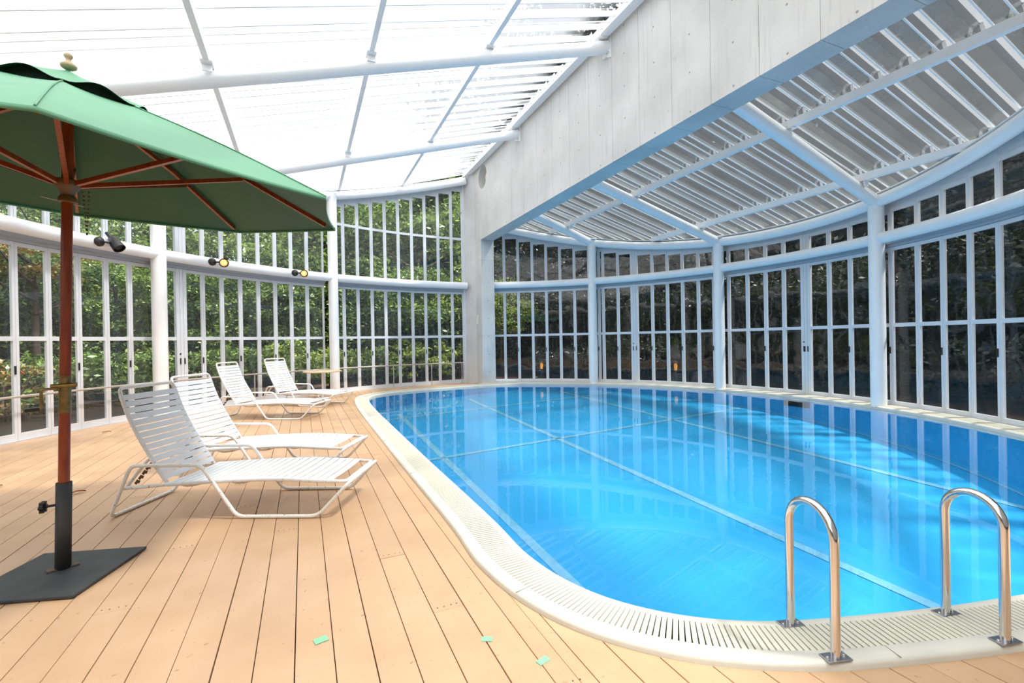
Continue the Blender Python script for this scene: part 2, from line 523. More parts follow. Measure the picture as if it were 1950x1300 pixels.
cum = np.concatenate([[0], np.cumsum(seg)]); PERIM = cum[-1]
dd = np.vstack([dense, dense[:1]])
def at_s(s):
    s = np.mod(s, PERIM)
    return np.array([np.interp(s, cum, dd[:, 0]), np.interp(s, cum, dd[:, 1])])
NPOOL = 420
ss = np.arange(NPOOL) * PERIM / NPOOL
OUT = np.array([at_s(s) for s in ss])
def frame_s(s):
    e = 0.06
    t = at_s(s + e) - at_s(s - e); t /= np.linalg.norm(t)
    return at_s(s), t, np.array([-t[1], t[0]])       # inward normal for an anticlockwise outline
FR = [frame_s(s) for s in ss]
def offset(d):
    return np.array([p + n * d for p, t, n in FR])

# ------------------------------------------------------------------ FLOOR : deck boards
floor = structure('floor')
me_sub = MB()
sub_poly = []
me_sub.prism([(-6.5, -4.5), (0.95, -4.5), (0.95, 14), (-6.5, 14)], -0.12, -0.035)
me_sub.prism([(0.95, -4.5), (9.5, -4.5), (9.5, 0.55), (0.95, 0.55)], -0.12, -0.035)
me_sub.prism([(0.95, 11.75), (1.9, 11.75), (4.43, 12.3), (4.43, 14), (0.95, 14)], -0.12, -0.035)
me_sub.build('deck_underlay', M_sub, floor)

OL = offset(0.02)
def pool_cross(x):
    ys = []
    for i in range(len(OL)):
        a = OL[i]; b = OL[(i + 1) % len(OL)]
        if (a[0] - x) * (b[0] - x) < 0:
            t = (x - a[0]) / (b[0] - a[0]); ys.append(a[1] + t * (b[1] - a[1]))
    return (min(ys), max(ys)) if len(ys) >= 2 else None
def wall_top(x):
    d = RL ** 2 - (x - CL[0]) ** 2
    return CL[1] + math.sqrt(d) if d > 0 else None
def wall_bot(x):
    d = RL ** 2 - (x - CL[0]) ** 2
    return CL[1] - math.sqrt(d)
BW = 0.1395
Y0 = -1.2
FIXJ = {-1: 3.36, 3: 2.70, 4: 2.06, 2: 4.65, 0: 5.3, -3: 4.0, 1: 3.9, -2: 5.9, 5: 5.2}
scr = MB()
def board(x0, x1, ylo, yhi):
    # ylo, yhi are functions of x; split at joints
    xs = [x0, (x0 * 2 + x1) / 3, (x0 + 2 * x1) / 3, x1]
    lo = [ylo(x) for x in xs]; hi = [yhi(x) for x in xs]
    k = R.randrange(0, 5)
    joints = []
    y = 1.405 + 0.65 * R.randrange(-3, 1)
    while y < max(hi):
        joints.append(y); y += 0.65 * R.choice([3, 4, 5, 5, 6])
    bi = int(math.floor(((x0 + x1) / 2 + 0.05) / BW))
    if bi in FIXJ: joints = [FIXJ[bi], FIXJ[bi] + 3.25, FIXJ[bi] + 6.5]
    joints = [j for j in joints if max(lo) + 0.25 < j < min(hi) - 0.25]
    for j in joints:
        if j < 5.5:
            for dx in (-0.045, -0.015, 0.018, 0.045):
                scr.lathe([(0.0032, 0.0), (0.0032, 0.0008)], ((x0 + x1) / 2 + dx, j + 0.03 + R.uniform(-.003, .003), 0.0003), 8)
    cuts = [None] + joints + [None]
    for a, b in zip(cuts[:-1], cuts[1:]):
        la = lo if a is None else [a + 0.0012] * 4
        hb = hi if b is None else [b - 0.0012] * 4
        poly = [(xs[i], la[i]) for i in range(4)] + [(xs[i], hb[i]) for i in (3, 2, 1, 0)]
        z = R.uniform(-0.0016, 0.0)
        MB().prism(poly, -0.03, z).build('plank', M_deck, floor, bevel=0.0015)
    return joints
nb0 = -31
joint_log = []
for i in range(nb0, 40):
    g = R.choice([0.0012, 0.0018, 0.0024, 0.0035])
    x0 = -0.05 + BW * i + g; x1 = -0.05 + BW * (i + 1) - 0.0015
    xm = (x0 + x1) / 2
    if x1 < 0.83:
        wt = wall_top
        if x0 < -4.0: continue
        board(x0, x1, (lambda x: max(Y0, wall_bot(x) + 0.02)) if x0 < -2.5 else (lambda x: Y0), lambda x: wall_top(x) - 0.005)
    else:
        pcs = [pool_cross(x) for x in (x0, x1)]
        def lowf(x):
            p = pool_cross(x)
            return p[0] if p else 2.6
        def highf(x):
            p = pool_cross(x)
            return p[1] if p else 9.5
        if x0 < 0.85:
            board(x0, 0.868, lambda x: Y0, lambda x: wall_top(x) - 0.005)
            x0 = 0.87
            if x1 - x0 < 0.02: continue
        if x0 < 5.4:
            board(x0, x1, lambda x: Y0, lowf)
        if x1 < BX0 + 0.02:
            board(x0, x1, highf, lambda x: wall_top(x) - 0.005)
scr.build('deck_screws', M_rust, floor, kind='stuff')

# ------------------------------------------------------------------ POOL
pool = empty('swimming_pool', (4.6, 6.3, 0), label='long oval swimming pool with bright blue basin and cream slotted overflow coping', category='pool')
PO = Vector((4.6, 6.3, 0))
def ring_mesh(profile, mb=None):
    # profile: list of (inward offset, z) swept round the outline
    mb = mb or MB()
    vs = []; n = NPOOL; m = len(profile)
    for p, t, nn in FR:
        for d, z in profile:
            q = p + nn * d
            vs.append((q[0] - PO.x, q[1] - PO.y, z))
    fs = []
    for i in range(n):
        j = (i + 1) % n
        for k in range(m):
            k2 = (k + 1) % m
            fs.append((i * m + k, i * m + k2, j * m + k2, j * m + k))
    return mb.add(vs, fs)
ring_mesh([(0.0, -0.06), (0.0, 0.014), (0.006, 0.024), (0.018, 0.029), (0.070, 0.030), (0.075, 0.026), (0.075, -0.06)]).build('outer_coping', M_coping, pool, smooth=50)
ring_mesh([(0.235, -0.06), (0.235, 0.018), (0.240, 0.021), (0.275, 0.018), (0.290, 0.006), (0.300, -0.012), (0.300, -0.06)]).build('inner_coping', M_coping, pool, smooth=50)
ring_mesh([(0.07, -0.06), (0.07, -0.045), (0.24, -0.045), (0.24, -0.06)]).build('overflow_channel', M_channel, pool)
# grate slats
slat = MB().box((0, 0, 0), (0.0185, 0.162, 0.014)).mesh('slat', M_slat)
PITCH = 0.0265
ns = int(PERIM / PITCH)
allsl = []
for k in range(ns):
    s = k * PERIM / ns
    p, t, nn = frame_s(s)
    c = p + nn * 0.155
    d2 = (c[0] ** 2 + c[1] ** 2)
    fwd = c[0] * fw.x + c[1] * fw.y; sid = c[0] * rt.x + c[1] * rt.y
    vis = fwd > 0.3 and abs(sid / max(fwd, .1)) < 1.10
    allsl.append((0 if vis else 1, d2, k, c, math.atan2(t[1], t[0])))
allsl.sort(key=lambda q: (q[0], q[1]))
rest = MB()
for q in range(len(allsl)):
    _, _, k, c, a = allsl[q]
    if q < 300:
        link('slat', slat, pool, loc=(c[0] - PO.x, c[1] - PO.y, 0.017), rotz=a)
    else:
        rest.box((c[0] - PO.x, c[1] - PO.y, 0.017), (0.0185, 0.162, 0.014), Matrix.Rotation(a, 3, 'Z'))
rest.build('grate_slats', M_slat, pool, kind='stuff')
# coping joints
cj = MB()
for s in np.arange(0.9, PERIM, 1.55):
    p, t, nn = frame_s(s)
    a = math.atan2(t[1], t[0])
    c = p + nn * 0.036
    cj.box((c[0] - PO.x, c[1] - PO.y, 0.0295), (0.0022, 0.07, 0.0016), Matrix.Rotation(a, 3, 'Z'))
cj.build('coping_joints', M_channel, pool, kind='stuff')

def fz(x, y):
    return -max(0.16, 0.85 - 0.057 * (y - 1.5) - 0.041 * (x - 4.0))
inner = offset(0.295)
bas = MB()
NR = 10
cen = np.array([4.6, 6.3])
vs = []; fs = []
for i in range(NPOOL):
    vs.append((inner[i][0] - PO.x, inner[i][1] - PO.y, 0.0))
rings = [1.0, 0.985, 0.9, 0.75, 0.6, 0.45, 0.3, 0.15]
for rr in rings:
    for i in range(NPOOL):
        q = cen + (inner[i] - cen) * rr
        vs.append((q[0] - PO.x, q[1] - PO.y, fz(*q) + (0.03 if rr == 1.0 else 0)))
for L in range(len(rings)):
    for i in range(NPOOL):
        j = (i + 1) % NPOOL
        a = L * NPOOL; b = (L + 1) * NPOOL
        fs.append((a + i, b + i, b + j, a + j))
vs.append((0, 0, fz(*cen))); ci = len(vs) - 1
for i in range(NPOOL):
    fs.append((len(rings) * NPOOL + i, ci, len(rings) * NPOOL + (i + 1) % NPOOL))
bas.add(vs, fs).build('basin', M_basin, pool, smooth=40)
wat = MB()
wi = offset(0.297)
wat.add([(p[0] - PO.x, p[1] - PO.y, -0.022) for p in wi] + [(0, 0, -0.022)], [(i, (i + 1) % NPOOL, NPOOL) for i in range(NPOOL)])
wat.build('water', M_water, pool)

def strip(pts, w):
    mb = MB(); pts = [np.array(p, float) for p in pts]
    vs = []; n = len(pts)
    for i in range(n):
        t = pts[min(n - 1, i + 1)] - pts[max(0, i - 1)]; t /= np.linalg.norm(t); nn = np.array([-t[1], t[0]])
        for sgn in (-1, 1):
            q = pts[i] + nn * sgn * w / 2
            vs.append((q[0] - PO.x, q[1] - PO.y, fz(*q) + 0.006))
    fs = [(2 * i, 2 * i + 2, 2 * i + 3, 2 * i + 1) for i in range(n - 1)]
    return mb.add(vs, fs)
def sub(p, q, n=14):
    return [(p[0] + (q[0] - p[0]) * k / n, p[1] + (q[1] - p[1]) * k / n) for k in range(n + 1)]
for a, b, w in (((2.02, 2.1), (1.93, 10.7), 0.10), ((4.24, 1.3), (3.85, 11.5), 0.10), ((7.0, 1.9), (6.3, 11.2), 0.10),
                ((1.25, 10.25), (8.0, 10.2), 0.09), ((1.25, 7.15), (8.5, 7.25), 0.09)):
    strip(sub(a, b), w).build('floor_line', M_poolline, pool)
pl = offset(0.36)
strip([tuple(pl[i]) for i in range(0, NPOOL)] + [tuple(pl[0])], 0.07).build('perimeter_line', M_poolline, pool)
# dark inlet grille by the far right wall
gi = MB()
for k in range(6):
    c = Vector((8.22 - 0.02 * k, 6.15 - 0.0 * k, 0))
g_p = PR(-2.0, 6.395)
ga = math.radians(-2.0 + 90)
for k in range(6):
    gi.box((g_p.x - PO.x, g_p.y - PO.y, -0.09 - 0.018 * k), (0.5, 0.012, 0.010), Matrix.Rotation(ga, 3, 'Z'))
for k in (-1, 1):
    gi.box((g_p.x - PO.x, g_p.y - PO.y + 0.25 * k, -0.135), (0.012, 0.014, 0.11), Matrix.Rotation(ga, 3, 'Z'))
gi.box((g_p.x - PO.x + 0.012, g_p.y - PO.y, -0.135), (0.5, 0.006, 0.11), Matrix.Rotation(ga, 3, 'Z'))
gi.build('inlet_grille', M_black, pool)

# ------------------------------------------------------------------ WALLS: columns, tubes, window leaves
wall_left = structure('wall_left'); wall_right = structure('wall_right')
LZT = 2.60      # top of lower leaves
MIDZ = 2.77
RC = 8.41 - 0.21
colsL = [115.0, 141.0, 167.0, 193.0]
colsR = [42.3, 13.8, -15.0, -44.0]
def column(P, top, parent):
    MB().lathe([(0.112, 0.0), (0.112, top)], (P.x, P.y, 0), 32).build('column', M_white, parent, smooth=50)
    MB().lathe([(0.135, 0), (0.135, 0.006), (0.114, 0.012)], (P.x, P.y, 0), 28).build('base_ring', M_white, parent, smooth=50)
for a in colsL:
    P = PL(a, RC); column(P, zl(P.x) + 0.06, wall_left)
for a in colsR:
    P = PR(a, RR - 0.2); column(P, zr(P.x) + 0.06, wall_right)
def arc_tube(PF, rad, a0, a1, zf, r, name, parent, step=1.2):
    n = max(4, int(abs(a1 - a0) / step))
    pts = []
    for k in range(n + 1):
        p = PF(a0 + (a1 - a0) * k / n, rad); p.z = zf(p.x); pts.append(p)
    return MB().tube(pts, r, 20).build(name, M_white, parent, smooth=50)
rings_pts = {}
edgesL = [89.0] + colsL + [205.0]
for a0, a1 in zip(edgesL[:-1], edgesL[1:]):
    arc_tube(PL, RC, a0, a1, lambda x: MIDZ, 0.095, 'middle_tube', wall_left)
    arc_tube(PL, RC, a0, a1, zl, 0.100, 'roof_ring_tube', wall_left)
edgesR = [66.5] + colsR + [-62.0]
for a0, a1 in zip(edgesR[:-1], edgesR[1:]):
    arc_tube(PR, RR - 0.2, a0, a1, lambda x: MIDZ - 0.02, 0.092, 'middle_tube', wall_right)
    arc_tube(PR, RR - 0.2, a0, a1, zr, 0.098, 'roof_ring_tube', wall_right)

def leaf_frame(w, z0, z1, mids, sw=0.036, rh=0.055, depth=0.035, bot=None):
    mb = MB(); h = z1 - z0
    bt = bot if bot else rh
    mb.bbox((-w / 2, -depth / 2, z0), (-w / 2 + sw, depth / 2, z1))
    mb.bbox((w / 2 - sw, -depth / 2, z0), (w / 2, depth / 2, z1))
    mb.bbox((-w / 2 + sw, -depth / 2, z0), (w / 2 - sw, depth / 2, z0 + bt))
    mb.bbox((-w / 2 + sw, -depth / 2, z1 - rh), (w / 2 - sw, depth / 2, z1))
    for m_ in mids:
        mb.bbox((-w / 2 + sw, -depth / 2, m_ - 0.03), (w / 2 - sw, depth / 2, m_ + 0.03))
    return mb
def pane_boxes(w, z0, z1, mids, sw=0.036, rh=0.055, bot=None):
    bt = bot if bot else rh
    zs = [z0 + bt] + [v for m_ in mids for v in (m_ - 0.03, m_ + 0.03)] + [z1 - rh]
    out = []
    for k in range(0, len(zs), 2):
        out.append(((-w / 2 + sw, 0, zs[k]), (w / 2 - sw, 0, zs[k + 1])))
    return out
cache = {}
handle_me = MB().bbox((-0.009, -0.032, 0.87), (0.009, -0.018, 0.98)).mesh('handle', M_dark)
lock_me = MB().lathe([(0.014, 0), (0.014, 0.008)], (0, -0.02, 1.06), 14, Matrix.Rotation(pi / 2, 3, 'X')).mesh('lock', M_black)
def leafset(PF, rad, bounds, side, parent, wide=()):
    sgn = 1
    for k in range(len(bounds) - 1):
        a0, a1 = bounds[k], bounds[k + 1]
        p0 = PF(a0, rad); p1 = PF(a1, rad)
        c = (p0 + p1) / 2; d = p1 - p0; w = d.length - 0.004
        if w < 0.06: continue
        ang = math.atan2(d.y, d.x)
        # local -y must face the inside
        inward = Vector(((CL if side == 'L' else CR)[0] - c.x, (CL if side == 'L' else CR)[1] - c.y, 0)).normalized()
        ly = Vector((-math.sin(ang), math.cos(ang), 0))
        if ly.dot(inward) > 0: ang += pi
        key = (side, round(w, 3))
        gl = M_glassL if side == 'L' else M_glassR
        if key not in cache:
            fr = leaf_frame(w, 0.012, LZT, [1.335], bot=0.085).mesh('leaf_frame', M_alum)
            ps = [MB().add([(a[0], 0, a[2]), (b[0], 0, a[2]), (b[0], 0, b[2]), (a[0], 0, b[2])], [(0, 1, 2, 3)]).mesh('pane', gl)
                  for a, b in pane_boxes(w, 0.012, LZT, [1.335], bot=0.085)]
            cache[key] = (fr, ps)
        fr, ps = cache[key]
        o = link('leaf_frame', fr, parent, loc=(c.x, c.y, 0), rotz=ang)
        for q in ps: link('pane', q, o)
        if k % 2 == 1:
            h = link('handle', handle_me, o, loc=(w / 2 - 0.02, 0, 0))
        # upper leaf
        roofz = (lambda x: zl(x) - 0.10) if side == 'L' else (lambda x: zr(x) - 0.06)
        zt = min(roofz(p0.x), roofz(p1.x))
        uz0 = 2.74
        mids = [4.13] if (side == 'L' and zt > 4.5) else []
        if zt > uz0 + 0.25:
            fo = leaf_frame(w, uz0, zt, mids, rh=0.07 if side == 'R' else 0.05, bot=0.06).build('upper_frame', M_alum, parent)
            fo.location = (c.x, c.y, 0); fo.rotation_euler = (0, 0, ang)
            for a, b in pane_boxes(w, uz0, zt, mids, rh=0.07 if side == 'R' else 0.05, bot=0.06):
                MB().add([(a[0], 0, a[2]), (b[0], 0, a[2]), (b[0], 0, b[2]), (a[0], 0, b[2])], [(0, 1, 2, 3)]).build('pane', gl, fo)
            # closing strip up to the roof edge
            h0, h1 = roofz(p0.x) + 0.16, roofz(p1.x) + 0.16
            if abs(ang - math.atan2(d.y, d.x)) > 1: h0, h1 = h1, h0
            fl = MB().add([(-w / 2, -.01, zt), (w / 2, -.01, zt), (w / 2, -.01, h1), (-w / 2, -.01, h0), (-w / 2, .01, zt), (w / 2, .01, zt), (w / 2, .01, h1), (-w / 2, .01, h0)],
                          [(0, 1, 2, 3), (7, 6, 5, 4), (0, 4, 5, 1), (3, 2, 6, 7), (0, 3, 7, 4), (1, 5, 6, 2)])
            ff = fl.build('closing_strip', M_alum, parent); ff.location = (c.x, c.y, 0); ff.rotation_euler = (0, 0, ang)
        # header with track between lower leaf and middle tube
        hd = MB().bbox((-w / 2 - .003, -0.05, LZT + 0.004), (w / 2 + .003, 0.03, 2.735))
        hd.bbox((-w / 2 - .003, -0.09, LZT + 0.05), (w / 2 + .003, -0.052, 2.70))
        ho = hd.build('head_track', M_track, parent); ho.location = (c.x, c.y, 0); ho.rotation_euler = (0, 0, ang)
        sl = MB().bbox((-w / 2 - .003, -0.045, 0.0), (w / 2 + .003, 0.04, 0.011)).build('sill_track', M_alum, parent)
        sl.location = (c.x, c.y, 0); sl.rotation_euler = (0, 0, ang)
    for a in wide:
        c = PF(a, rad); tang = math.radians(a) + pi / 2
        roofz = (zl(c.x) - 0.1) if side == 'L' else (zr(c.x) - 0.06)
        po = MB()
        for dx in (-0.066, 0.0, 0.066):
            wd = 0.058 if dx == 0 else 0.064
            po.bbox((dx - wd / 2, -0.028, 0.012), (dx + wd / 2, 0.03, LZT))
        o = po.build('meeting_stile', M_alum, parent); o.location = (c.x, c.y, 0); o.rotation_euler = (0, 0, tang + pi) if False else (0, 0, tang)
        inward = Vector(((CL if side == 'L' else CR)[0] - c.x, (CL if side == 'L' else CR)[1] - c.y, 0))
        if Vector((-math.sin(tang), math.cos(tang), 0)).dot(inward) > 0: o.rotation_euler = (0, 0, tang + pi)
        for dx in (-0.04, 0.04):
            link('handle', handle_me, o, loc=(dx, -0.008, 0))
        link('lock', lock_me, o, loc=(-0.04, -0.012, 0))
        if roofz > 3.0:
            po2 = MB()
            for dx in (-0.066, 0.0, 0.066):
                po2.bbox((dx - 0.031, -0.028, 2.74), (dx + 0.031, 0.03, roofz))
            o2 = po2.build('upper_stile', M_alum, parent); o2.location = (c.x, c.y, 0); o2.rotation_euler = o.rotation_euler

def rngs(a, b, step):
    n = max(1, round(abs(b - a) / step)); return [a + (b - a) * k / n for k in range(n + 1)]
wins = [
    ('L', [89.3, 91.60, 94.28, 96.94, 99.52, 102.14, 104.71, 107.24, 109.85, 112.41, 115.0], ()),
    ('L', [115.9, 118.75, 121.37, 123.92, 126.52, 129.19, 131.83, 134.42, 137.3, 140.4], (137.3,)),
    ('L', [140.4, 143.33, 145.87, 148.68, 151.52, 154.40, 157.2, 160.0, 162.8, 165.6], ()),
    ('L', rngs(166.5, 205, 2.75), ()),
    ('R', [67.4, 63.90, 60.53, 57.10, 53.75, 50.40, 46.98, 43.53, 41.2], ()),
    ('R', [41.2, 40.2, 36.75, 33.0, 28.95, 25.61, 22.31, 18.96, 15.72, 12.7], (33.0,)),
    ('R', [12.7, 9.00, 5.52, 2.14, -1.82, -5.80, -9.28, -12.61, -15.6], (-1.82,)),
    ('R', [-15.6, -19.44, -22.88, -26.39, -29.95, -33.5, -37.0, -40.5, -44.0], ()),
    ('R', rngs(-44.0, -62, 3.4), ()),
]
for n, (side, b, wide) in enumerate(wins):
    w = structure('window_%d' % (n + 1))
    leafset(PL if side == 'L' else PR, RL if side == 'L' else RR, b, side, w, wide)
# the end stile against the concrete
MB().bbox((4.235, 12.97, 0), (4.32, 13.03, 5.9)).build('end_stile', M_alum, wall_left)

# ------------------------------------------------------------------ CONCRETE wall beam and pier
beam = structure('wall_concrete')
BZ0, BZ1 = 3.96, 6.12
YEND = 12.15; YB = 12.62
js = []
y = 2.87
while y > -4.2: y -= 0.65
ys = [-4.2]
y += 0.65
while y < 11.3:
    ys.append(y); y += 0.65
ys.append(YB)
holeY, holeZ, holeR = 11.93, 5.60, 0.31
for a, b in zip(ys[:-1], ys[1:]):
    g = 0.0028
    mb = MB()
    has = a < holeY < b
    if has or a <= holeY - holeR < b or a < holeY + holeR <= b:
        pass
    mb.bbox((BX0, a + g, BZ0), (BX1, b - g, BZ1))
    if b - a < 0.05: continue
    o = mb.build('concrete_panel', M_conc, beam, bevel=0.003)
    if a < holeY + holeR and b > holeY - holeR:
        cut = MB().lathe([(holeR, -0.16), (holeR, 0.16)], (BX0 + 0.1, holeY, holeZ), 40, Matrix.Rotation(pi / 2, 3, 'Y'))
        cm = cut.mesh('cut', M_conc); co = bpy.data.objects.new('cut', cm); COL.objects.link(co)
        md = o.modifiers.new('hole', 'BOOLEAN'); md.object = co; md.operation = 'DIFFERENCE'; md.solver = 'EXACT'
        bpy.context.view_layer.update()
        dg = bpy.context.evaluated_depsgraph_get()
        nm = bpy.data.meshes.new_from_object(o.evaluated_get(dg))
        o.modifiers.clear(); o.data = nm
        bpy.data.objects.remove(co)
core = MB().bbox((BX0 + 0.006, -4.2, BZ0 + 0.006), (BX1 - 0.006, 11.2, BZ1 - 0.006)).build('concrete_core', M_conc, beam)
# pier under the far end
MB().bbox((BX0, YEND, 0.0), (BX1, 12.95, BZ0 - 0.002)).bbox((BX0, YB + 0.003, BZ0), (BX1, 12.95, 6.12)).build('pier', M_conc, beam, bevel=0.004)
MB().add([(BX0, 12.6, 0), (BX0, 13.2, 0), (4.30, 13.1, 0), (4.30, 12.95, 0), (BX0, 12.6, 6.12), (BX0, 13.2, 6.12), (4.30, 13.1, 6.12), (4.30, 12.95, 6.12)],
         [(0, 3, 2, 1), (4, 5, 6, 7), (0, 4, 7, 3), (0, 1, 5, 4), (1, 2, 6, 5), (2, 3, 7, 6)]).build('pier_return', M_conc, beam)
# tie holes
th = MB()
rotX = Matrix.Rotation(pi / 2, 3, 'Y')
for k in range(-6, 15):
    yk = 3.20 + 0.65 * k
    for zk in (4.02, 4.51, 4.99, 5.48, 5.9):
        if yk > 12.6 or yk < -2 or (abs(yk - holeY) < .4 and abs(zk - holeZ) < .4): continue
        th.lathe([(0.0125, -0.0008), (0.0105, -0.0012), (0.0095, -0.0006)], (BX0, yk, zk), 12, rotX)
for zk in (0.35, 0.83, 1.31, 1.8, 2.3, 2.8):
    th.lathe([(0.014, -0.0008), (0.0095, -0.0012)], (4.68, YEND, zk), 12, Matrix.Rotation(-pi / 2, 3, 'X') @ Matrix.Rotation(0, 3, 'X'))
    th.box((4.68, YEND - 0.0008, zk), (0.018, 0.0016, 0.018))
th.build('tie_holes', simple('tie_hole_dark', srgb(142, 138, 130), 0.9), beam, kind='stuff')
# horizontal pour line on pier
MB().bbox((BX0 - 0.0006, YEND - 0.0006, 1.345), (BX1 + 0.0006, 12.95, 1.349)).bbox((BX0 - 0.0006, YEND - 0.0006, 3.40), (BX1 + 0.0006, 12.95, 3.404)).build('pour_line', simple('joint_grey', srgb(150, 148, 144), 0.9), beam)
# broken fitting inside the round hole
MB().tube([(BX0 + 0.12, holeY - 0.03, holeZ + 0.10), (BX0 + 0.10, holeY - 0.06, holeZ), (BX0 + 0.06, holeY - 0.12, holeZ - 0.03), (BX0 + 0.1, holeY - 0.08, holeZ - 0.13)], 0.028, 8).build('hole_fitting', M_plate, beam, smooth=60)

sp = empty('switch_plate', (BX0, 12.5, 1.8), label='small cream cover plate on the side of the concrete pier', category='cover plate')
MB().bbox((-0.016, -0.06, -0.13), (0.0, 0.06, 0.13)).build('plate', M_plate, sp, bevel=0.003)
MB().bbox((-0.020, -0.02, -0.05), (-0.016, 0.02, 0.05)).build('rocker', M_plate, sp)

# ------------------------------------------------------------------ ROOF
ceil = structure('ceiling')
def rafter(p, q, r=0.098):
    return MB().tube([p, q], r, 24).build('rafter', M_white, ceil, smooth=50)
def endplate(yc, xc, zc, sgn):
    mb = MB()
    poly = [(-0.11, -0.20), (0.11, -0.12), (0.11, 0.22), (-0.11, 0.22)]
    th_ = 0.014
    vs = [(xc, yc + a, zc + b) for a, b in poly] + [(xc - sgn * th_, yc + a, zc + b) for a, b in poly]
    mb.add(vs, [(0, 1, 2, 3), (7, 6, 5, 4), (0, 4, 5, 1), (1, 5, 6, 2), (2, 6, 7, 3), (3, 7, 4, 0)])
    for dy in (-0.075, 0.075):
        for dz in (-0.09, 0.16):
            mb.lathe([(0.014, 0), (0.014, -0.02 * sgn)], (xc - sgn * th_, yc + dy, zc + dz), 6, rotX)
    # gusset
    mb.box((xc - sgn * 0.07, yc, zc + 0.13), (0.12, 0.012, 0.14))
    mb.box((xc - sgn * 0.05, yc, zc - 0.12), (0.08, 0.012, 0.08))
    return mb.build('end_plate', M_white, ceil)
for a in (141.0, 167.0, 193.0):
    P = PL(a, RC); yb = {141.0: 9.6, 167.0: 6.22, 193.0: 2.75}[a]
    rafter((P.x, P.y, zl(P.x)), (BX0 - 0.01, yb, zl(BX0)))
    endplate(yb, BX0, zl(BX0), 1)
endplate(12.82, BX0 - 0.02, zl(4.4), 1)
for a in colsR:
    P = PR(a, RR - 0.2); yb = {42.3: 10.45, 13.8: 7.9, -15.0: 4.52, -44.0: 1.5}[a]
    rafter((P.x, P.y, zr(P.x)), (BX1, yb, zr(BX1)))
    MB().lathe([(0.15, 0), (0.15, 0.02), (0.10, 0.03)], (P.x, P.y, zr(P.x) + 0.07), 24).build('column_cap', M_white, ceil, smooth=40)
def arc_y(x, side):
    if side == 'L':
        d = RL ** 2 - (x - CL[0]) ** 2; return CL[1] + math.sqrt(d) if d > 0 else CL[1]
    d = RR ** 2 - (x - CR[0]) ** 2
    return CR[1] + math.sqrt(d) if d > 0 else CR[1]
PIT = 0.31
def purlin(x, side, w, h, y0, y1, zf, off):
    z = zf(x) + off
    o = MB().bbox((x - w / 2, y0, z - h / 2), (x + w / 2, y1, z + h / 2)).build('purlin', M_white, ceil, bevel=0.004)
    # zigzag saddle strip that carries the corrugations
    mb = MB(); sl = -0.285 if side == 'R' else 0.283
    k0 = math.ceil((y0 - 0) / PIT); y = k0 * PIT
    while y < y1 - 0.1:
        zt = z + h / 2
        a = (x, y - 0.06, zt); b = (x, y - 0.035, zt + 0.115); c = (x, y + 0.035, zt + 0.115); d = (x, y + 0.06, zt)
        for p, q in ((a, b), (b, c), (c, d)):
            mb.bar(p, q, 0.035, 0.006, (1, 0, 0))
        y += PIT
    mb.build('saddle_strip', M_white, o, kind='stuff')
    for yb in ((4.52, 7.9, 10.45) if side == 'R' else (9.6, 6.22)):
        if yb < y1:
            zb = z - h / 2
            MB().bbox((x - 0.05, yb - 0.008, zb - 0.09), (x + 0.05, yb + 0.008, zb + 0.03)).bbox((x - 0.06, yb - 0.09, zb - 0.012), (x + 0.06, yb + 0.09, zb)).build('cleat', M_white, o)
for x in (-0.93, 0.86, 2.48):
    purlin(x, 'L', 0.065, 0.11, -4, arc_y(x, 'L') - 0.2, zl, 0.155)
purlin(-2.7, 'L', 0.065, 0.11, -4, arc_y(-2.7, 'L') - 0.3, zl, 0.155)
purlin(BX0 - 0.12, 'L', 0.15, 0.12, -4, 12.9, zl, 0.20)
for x, w in ((6.34, 0.08), (8.12, 0.08)):
    purlin(x, 'R', w, 0.11, 1.0, arc_y(x, 'R') - (0.2 if x < 8 else 0.35), zr, 0.155)
purlin(BX1 + 0.08, 'R', 0.08, 0.11, -4, 12.2, zr, 0.155)

def sheet(side, ya, yb, zf, off, m, xl, xh):
    # one corrugated sheet covering ya..yb with its ribs running down the slope
    prof = []
    y = ya
    while y < yb - 1e-6:
        prof += [(y, 0.0), (y + PIT * 0.56, 0.0), (y + PIT * 0.66, 0.085), (y + PIT * 0.90, 0.085)]
        y += PIT
    prof.append((yb, 0.0))
    vs = []; fs = []
    for (yy, h) in prof:
        x0 = xl(yy); x1 = xh(yy)
        vs.append((x0, yy, zf(x0) + off + h)); vs.append((x1, yy, zf(x1) + off + h))
    for i in range(len(prof) - 1):
        fs.append((2 * i, 2 * i + 1, 2 * i + 3, 2 * i + 2))
    o = MB().add(vs, fs).build('roof_sheet', m, ceil)
    if side == 'R':
        o.data.materials.append(M_ribR)
        for i, p in enumerate(o.data.polygons):
            if i % 4: p.material_index = 1
    eg = MB()
    for (yy, h) in prof[1:-1]:
        if h > 0: continue
        x0 = xl(yy) + 0.02; x1 = xh(yy) - 0.02
        if x1 - x0 < 0.3: continue
        eg.bar((x0, yy, zf(x0) + off - 0.006), (x1, yy, zf(x1) + off - 0.008), 0.016, 0.016)  # added strips imitating the grey and bright lines at rib edges
    if eg.v: eg.build('added_rib_line', M_white, o)
def left_x(y):
    d = (RL + 0.15) ** 2 - (y - CL[1]) ** 2
    return max(CL[0] - math.sqrt(d), -4.6) if (y > CL[1] and d > 0) else -4.6
def right_x(y):
    d = (RR + 0.15) ** 2 - (y - CR[1]) ** 2
    return CR[0] + math.sqrt(d) if (d > 0) else BX1 + 0.05
k = -13
